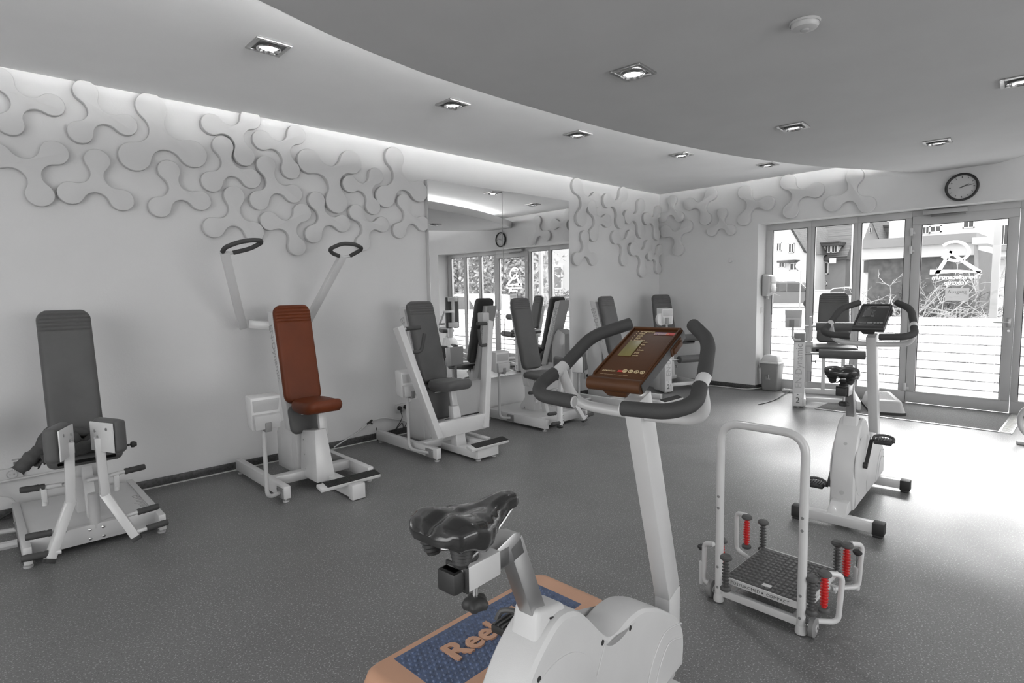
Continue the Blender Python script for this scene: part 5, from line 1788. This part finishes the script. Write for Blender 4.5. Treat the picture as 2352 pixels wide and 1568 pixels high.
# round road sign, bollards
p = W3(347, 436, 42)
t = thing('road_sign', 'small round road sign on a pole left of the parked van', 'road sign', (42, p.y, GZ))
MB().tube([(0, 0, 0), (0, 0, 2.6)], .04, 8).build('pole', M['grey'], t)
MB().lathe([(0, 0), (.32, 0), (.32, .03), (0, .03)], (-.06, 0, p.z-GZ), (-1, 0, 0), 20).build('disc', M['fascia'], t)
p = W3(243, 650, 14)
t = thing('street_bollard', 'black and white banded bollard outside the left window', 'bollard', (14, p.y, GZ))
for k in range(5):
    MB().lathe([(.0, 0), (.06, 0), (.06, .2), (0, .2)], (0, 0, .2*k), (0, 0, 1), 14).build('band', M['winframe'] if k % 2 == 0 else M['tyre'], t)
p = W3(480, 580, 36)
t = thing('garden_wall', 'low white garden wall between van and car', 'wall', (36, p.y, GZ))
wd = abs(W3y(430, 36)-W3y(532, 36))
MB().box((0, -wd/2, 0), (.3, wd/2, 1.25), .02).build('wall_body', M['render'], t)
MB().box((-.04, -wd/2-.04, 1.25), (.34, wd/2+.04, 1.32), .01).build('coping', M['fascia'], t)
# vehicles
def vehicle(lab, loc, rz, prof, glassp, width, paint, wheels, cat, roofw=.82):
    t = thing(cat, lab, cat, loc, rz)
    m = MB()
    rows = []
    for v, k in ((-.5, 0), (-.5, 1), (.5, 1), (.5, 0)):
        pass
    zs = [p[1] for p in prof]
    zmax = max(zs)
    def yw(z):
        return width/2*(1-(1-roofw)*max(0, (z-.85)/(zmax-.85)))
    for s_ in (-1, -.97, -.9, .9, .97, 1):
        sh = 0 if abs(s_) < .95 else (.02 if abs(s_) < .99 else .06)
        cz = .7
        rows.append([V((p[0]*(1-sh*.4), yw(p[1])*s_, cz+(p[1]-cz)*(1-sh))) for p in prof])
    R, fs = m.grid(rows, True)
    m.bm.faces.new(R[0])
    m.bm.faces.new(R[-1][::-1])
    bmesh.ops.recalc_face_normals(m.bm, faces=m.bm.faces)
    b = m.build('car_body', paint, t, angle=35)
    for gp in glassp:
        for s_ in (-1, 1):
            m = MB()
            m.prism([V((x, s_*(yw(z)+.002), z)) for x, z in gp], (0, s_*.02, 0))
            m.build('side_window', M['winpane'], b, smooth=False)
    x0, x1, z0, z1 = wheels[2]
    MB().hexa([(x0-.03, -yw(z0)*.85, z0), (x0+.02, -yw(z0)*.85, z0), (x0+.02, yw(z0)*.85, z0), (x0-.03, yw(z0)*.85, z0), (x1-.03, -yw(z1)*.82, z1), (x1+.02, -yw(z1)*.82, z1), (x1+.02, yw(z1)*.82, z1), (x1-.03, yw(z1)*.82, z1)], 0).build('windscreen', M['winpane'], b, smooth=False)
    for x in wheels[:2]:
        for s_ in (-1, 1):
            w_ = MB().lathe([(.2, -.02), (.3, -.02), (.32, .03), (.32, .15), (.3, .2), (.2, .2)], (x, s_*(width/2-.17), .32), (0, s_, 0), 24).build('wheel', M['tyre'], t)
            MB().lathe([(0, .19), (.19, .18), (.2, .12), (0, .12)], (x, s_*(width/2-.17), .32), (0, s_, 0), 18).build('hub_cap', M['alu'], w_)
    for s_ in (-1, 1):
        MB().box((prof[0][0]-.02, s_*width*.3-.16, .66), (prof[0][0]+.1, s_*width*.3+.16, .8), .02).build('headlamp', M['winframe'], b)
    return t
van = [(-2.4, .35), (-2.42, .8), (-2.25, 1.05), (-1.55, 1.2), (-.95, 1.85), (-.6, 1.95), (2.2, 1.98), (2.4, 1.85), (2.45, 1.1), (2.42, .35)]
vehicle('grey parked van behind the bollard in the left window', (44, W3y(262, 44), GZ), math.radians(100), van,
        [[(-1.35, 1.2), (-.88, 1.75), (-.1, 1.78), (-.1, 1.2)], [(.0, 1.2), (.0, 1.78), (1.1, 1.8), (1.1, 1.2)], [(1.2, 1.2), (1.2, 1.8), (2.2, 1.78), (2.3, 1.2)]], 1.9, M['vanpaint'], (-1.5, 1.5, (-1.55, -.98, 1.22, 1.82)), 'van')
car = [(-2.1, .35), (-2.15, .65), (-1.9, .82), (-1.0, .95), (-.35, 1.4), (.1, 1.46), (.9, 1.42), (1.7, 1.0), (2.05, .9), (2.12, .5), (2.05, .35)]
cg = [[(-.85, .97), (-.3, 1.35), (.15, 1.39), (.15, .97)], [(.22, .97), (.22, 1.39), (.85, 1.35), (1.35, 1.0)]]
vehicle('light parked car behind the bare branches', (40, W3y(705, 40), GZ), math.radians(75), car, cg, 1.75, M['carpaint'], (-1.3, 1.35, (-.98, -.38, .97, 1.38)), 'car')
vehicle('white car standing outside, seen in the mirror', (11.2, -4.2, GZ), math.radians(95), car, cg, 1.75, M['render'], (-1.3, 1.35, (-.98, -.38, .97, 1.38)), 'car')
# bare shrubs
def shrub(lab, X, zx, h0, nst, spread, seed, mt, arch=1.0):
    rnd = random.Random(seed)
    y = W3y(zx, X)
    m = MB()
    def branch(p, d, r, L, lev):
        pts = [p]
        n = 4
        for k in range(n):
            d = (d+V((rnd.gauss(0, .18), rnd.gauss(0, .18), rnd.gauss(-.05*arch, .12)))).normalized()
            pts.append(pts[-1]+d*(L/n))
        rr = [r*(1-.7*k/n) for k in range(n+1)]
        m.tube(pts, rr, 4, cap=False)
        if lev > 0:
            for k in range(rnd.randint(3, 6)):
                i = rnd.randint(1, n)
                dd = (d+V((rnd.gauss(0, .6), rnd.gauss(0, .7), rnd.gauss(.1, .5)))).normalized()
                branch(pts[i], dd, r*.62, L*rnd.uniform(.35, .55), lev-1)
    for k in range(nst):
        a = rnd.uniform(0, 2*PI)
        d = V((.5*math.cos(a), 1.5*spread*math.sin(a), .8)).normalized()
        branch(V((rnd.uniform(-.3, .3), rnd.uniform(-.4, .4), -.02)), d, rnd.uniform(.014, .024), h0*rnd.uniform(.8, 1.2), 3)
    o = m.build('bare_shrub', mt, None, smooth=False)
    o.location = (X, y, GZ)
    return tag(o, lab, 'shrub', 'bare shrubs outside')
shrub('bare shrub with pale twigs outside the third window', 11.0, 900, 1.5, 12, 1.3, 1, M['twig'])
shrub('low bare shrub outside the right part of the third window', 11.6, 1010, .95, 12, 1.2, 21, M['twig'])
shrub('bare shrub outside the glazed door, under the logo', 13.6, 1330, 1.65, 14, 1.0, 2, M['twig'])
shrub('bare shrub outside near the right door edge', 16.6, 1620, 1.5, 10, 1.0, 5, M['twig'])
shrub('dark twiggy shrub low behind the door glass', 19.5, 1420, 1.35, 16, 1.6, 8, M['twigd'])
shrub('dark twiggy shrub behind the middle window', 21, 1040, 1.3, 14, 1.6, 9, M['twigd'])
shrub('small bare shrub outside the second window', 17, 620, 1.2, 6, 1.2, 11, M['twig'])
def hedge(lab, x0, x1, y0, y1, h_, n, seed):
    rnd = random.Random(seed)
    m = MB().box((x0+.7, y0+.4, 0), (x1-.3, y1-.4, h_-.6), 0)
    for k in range(n):
        f = rnd.random()
        p = V((rnd.uniform(x0, x1), rnd.uniform(y0, y1), rnd.uniform(.05, h_)))
        if f < .6:
            p.x = x0+abs(rnd.gauss(0, .25))
        d = V((rnd.gauss(0, 1), rnd.gauss(0, 1), rnd.gauss(0, .7))).normalized()
        e = d.cross(V((rnd.gauss(0, 1), rnd.gauss(0, 1), 1))).normalized()
        s_ = rnd.uniform(.09, .17)
        v = [m.bm.verts.new(q_) for q_ in (p-d*s_, p+e*s_*.4, p+d*s_, p-e*s_*.4)]
        m.bm.faces.new(v)
    o = m.build('laurel_hedge', M['leaf'], None, smooth=False)
    o.location.z = GZ
    return tag(o, lab, 'hedge')
hedge('tall leafy hedge outside, seen in the left half of the mirror', 12.6, 14.2, -9.5, -3.0, 3.4, 9000, 4)
hedge('low hedge before the pale building, seen in the mirror', 19.5, 20.6, -13, -4.5, 1.5, 3000, 6)
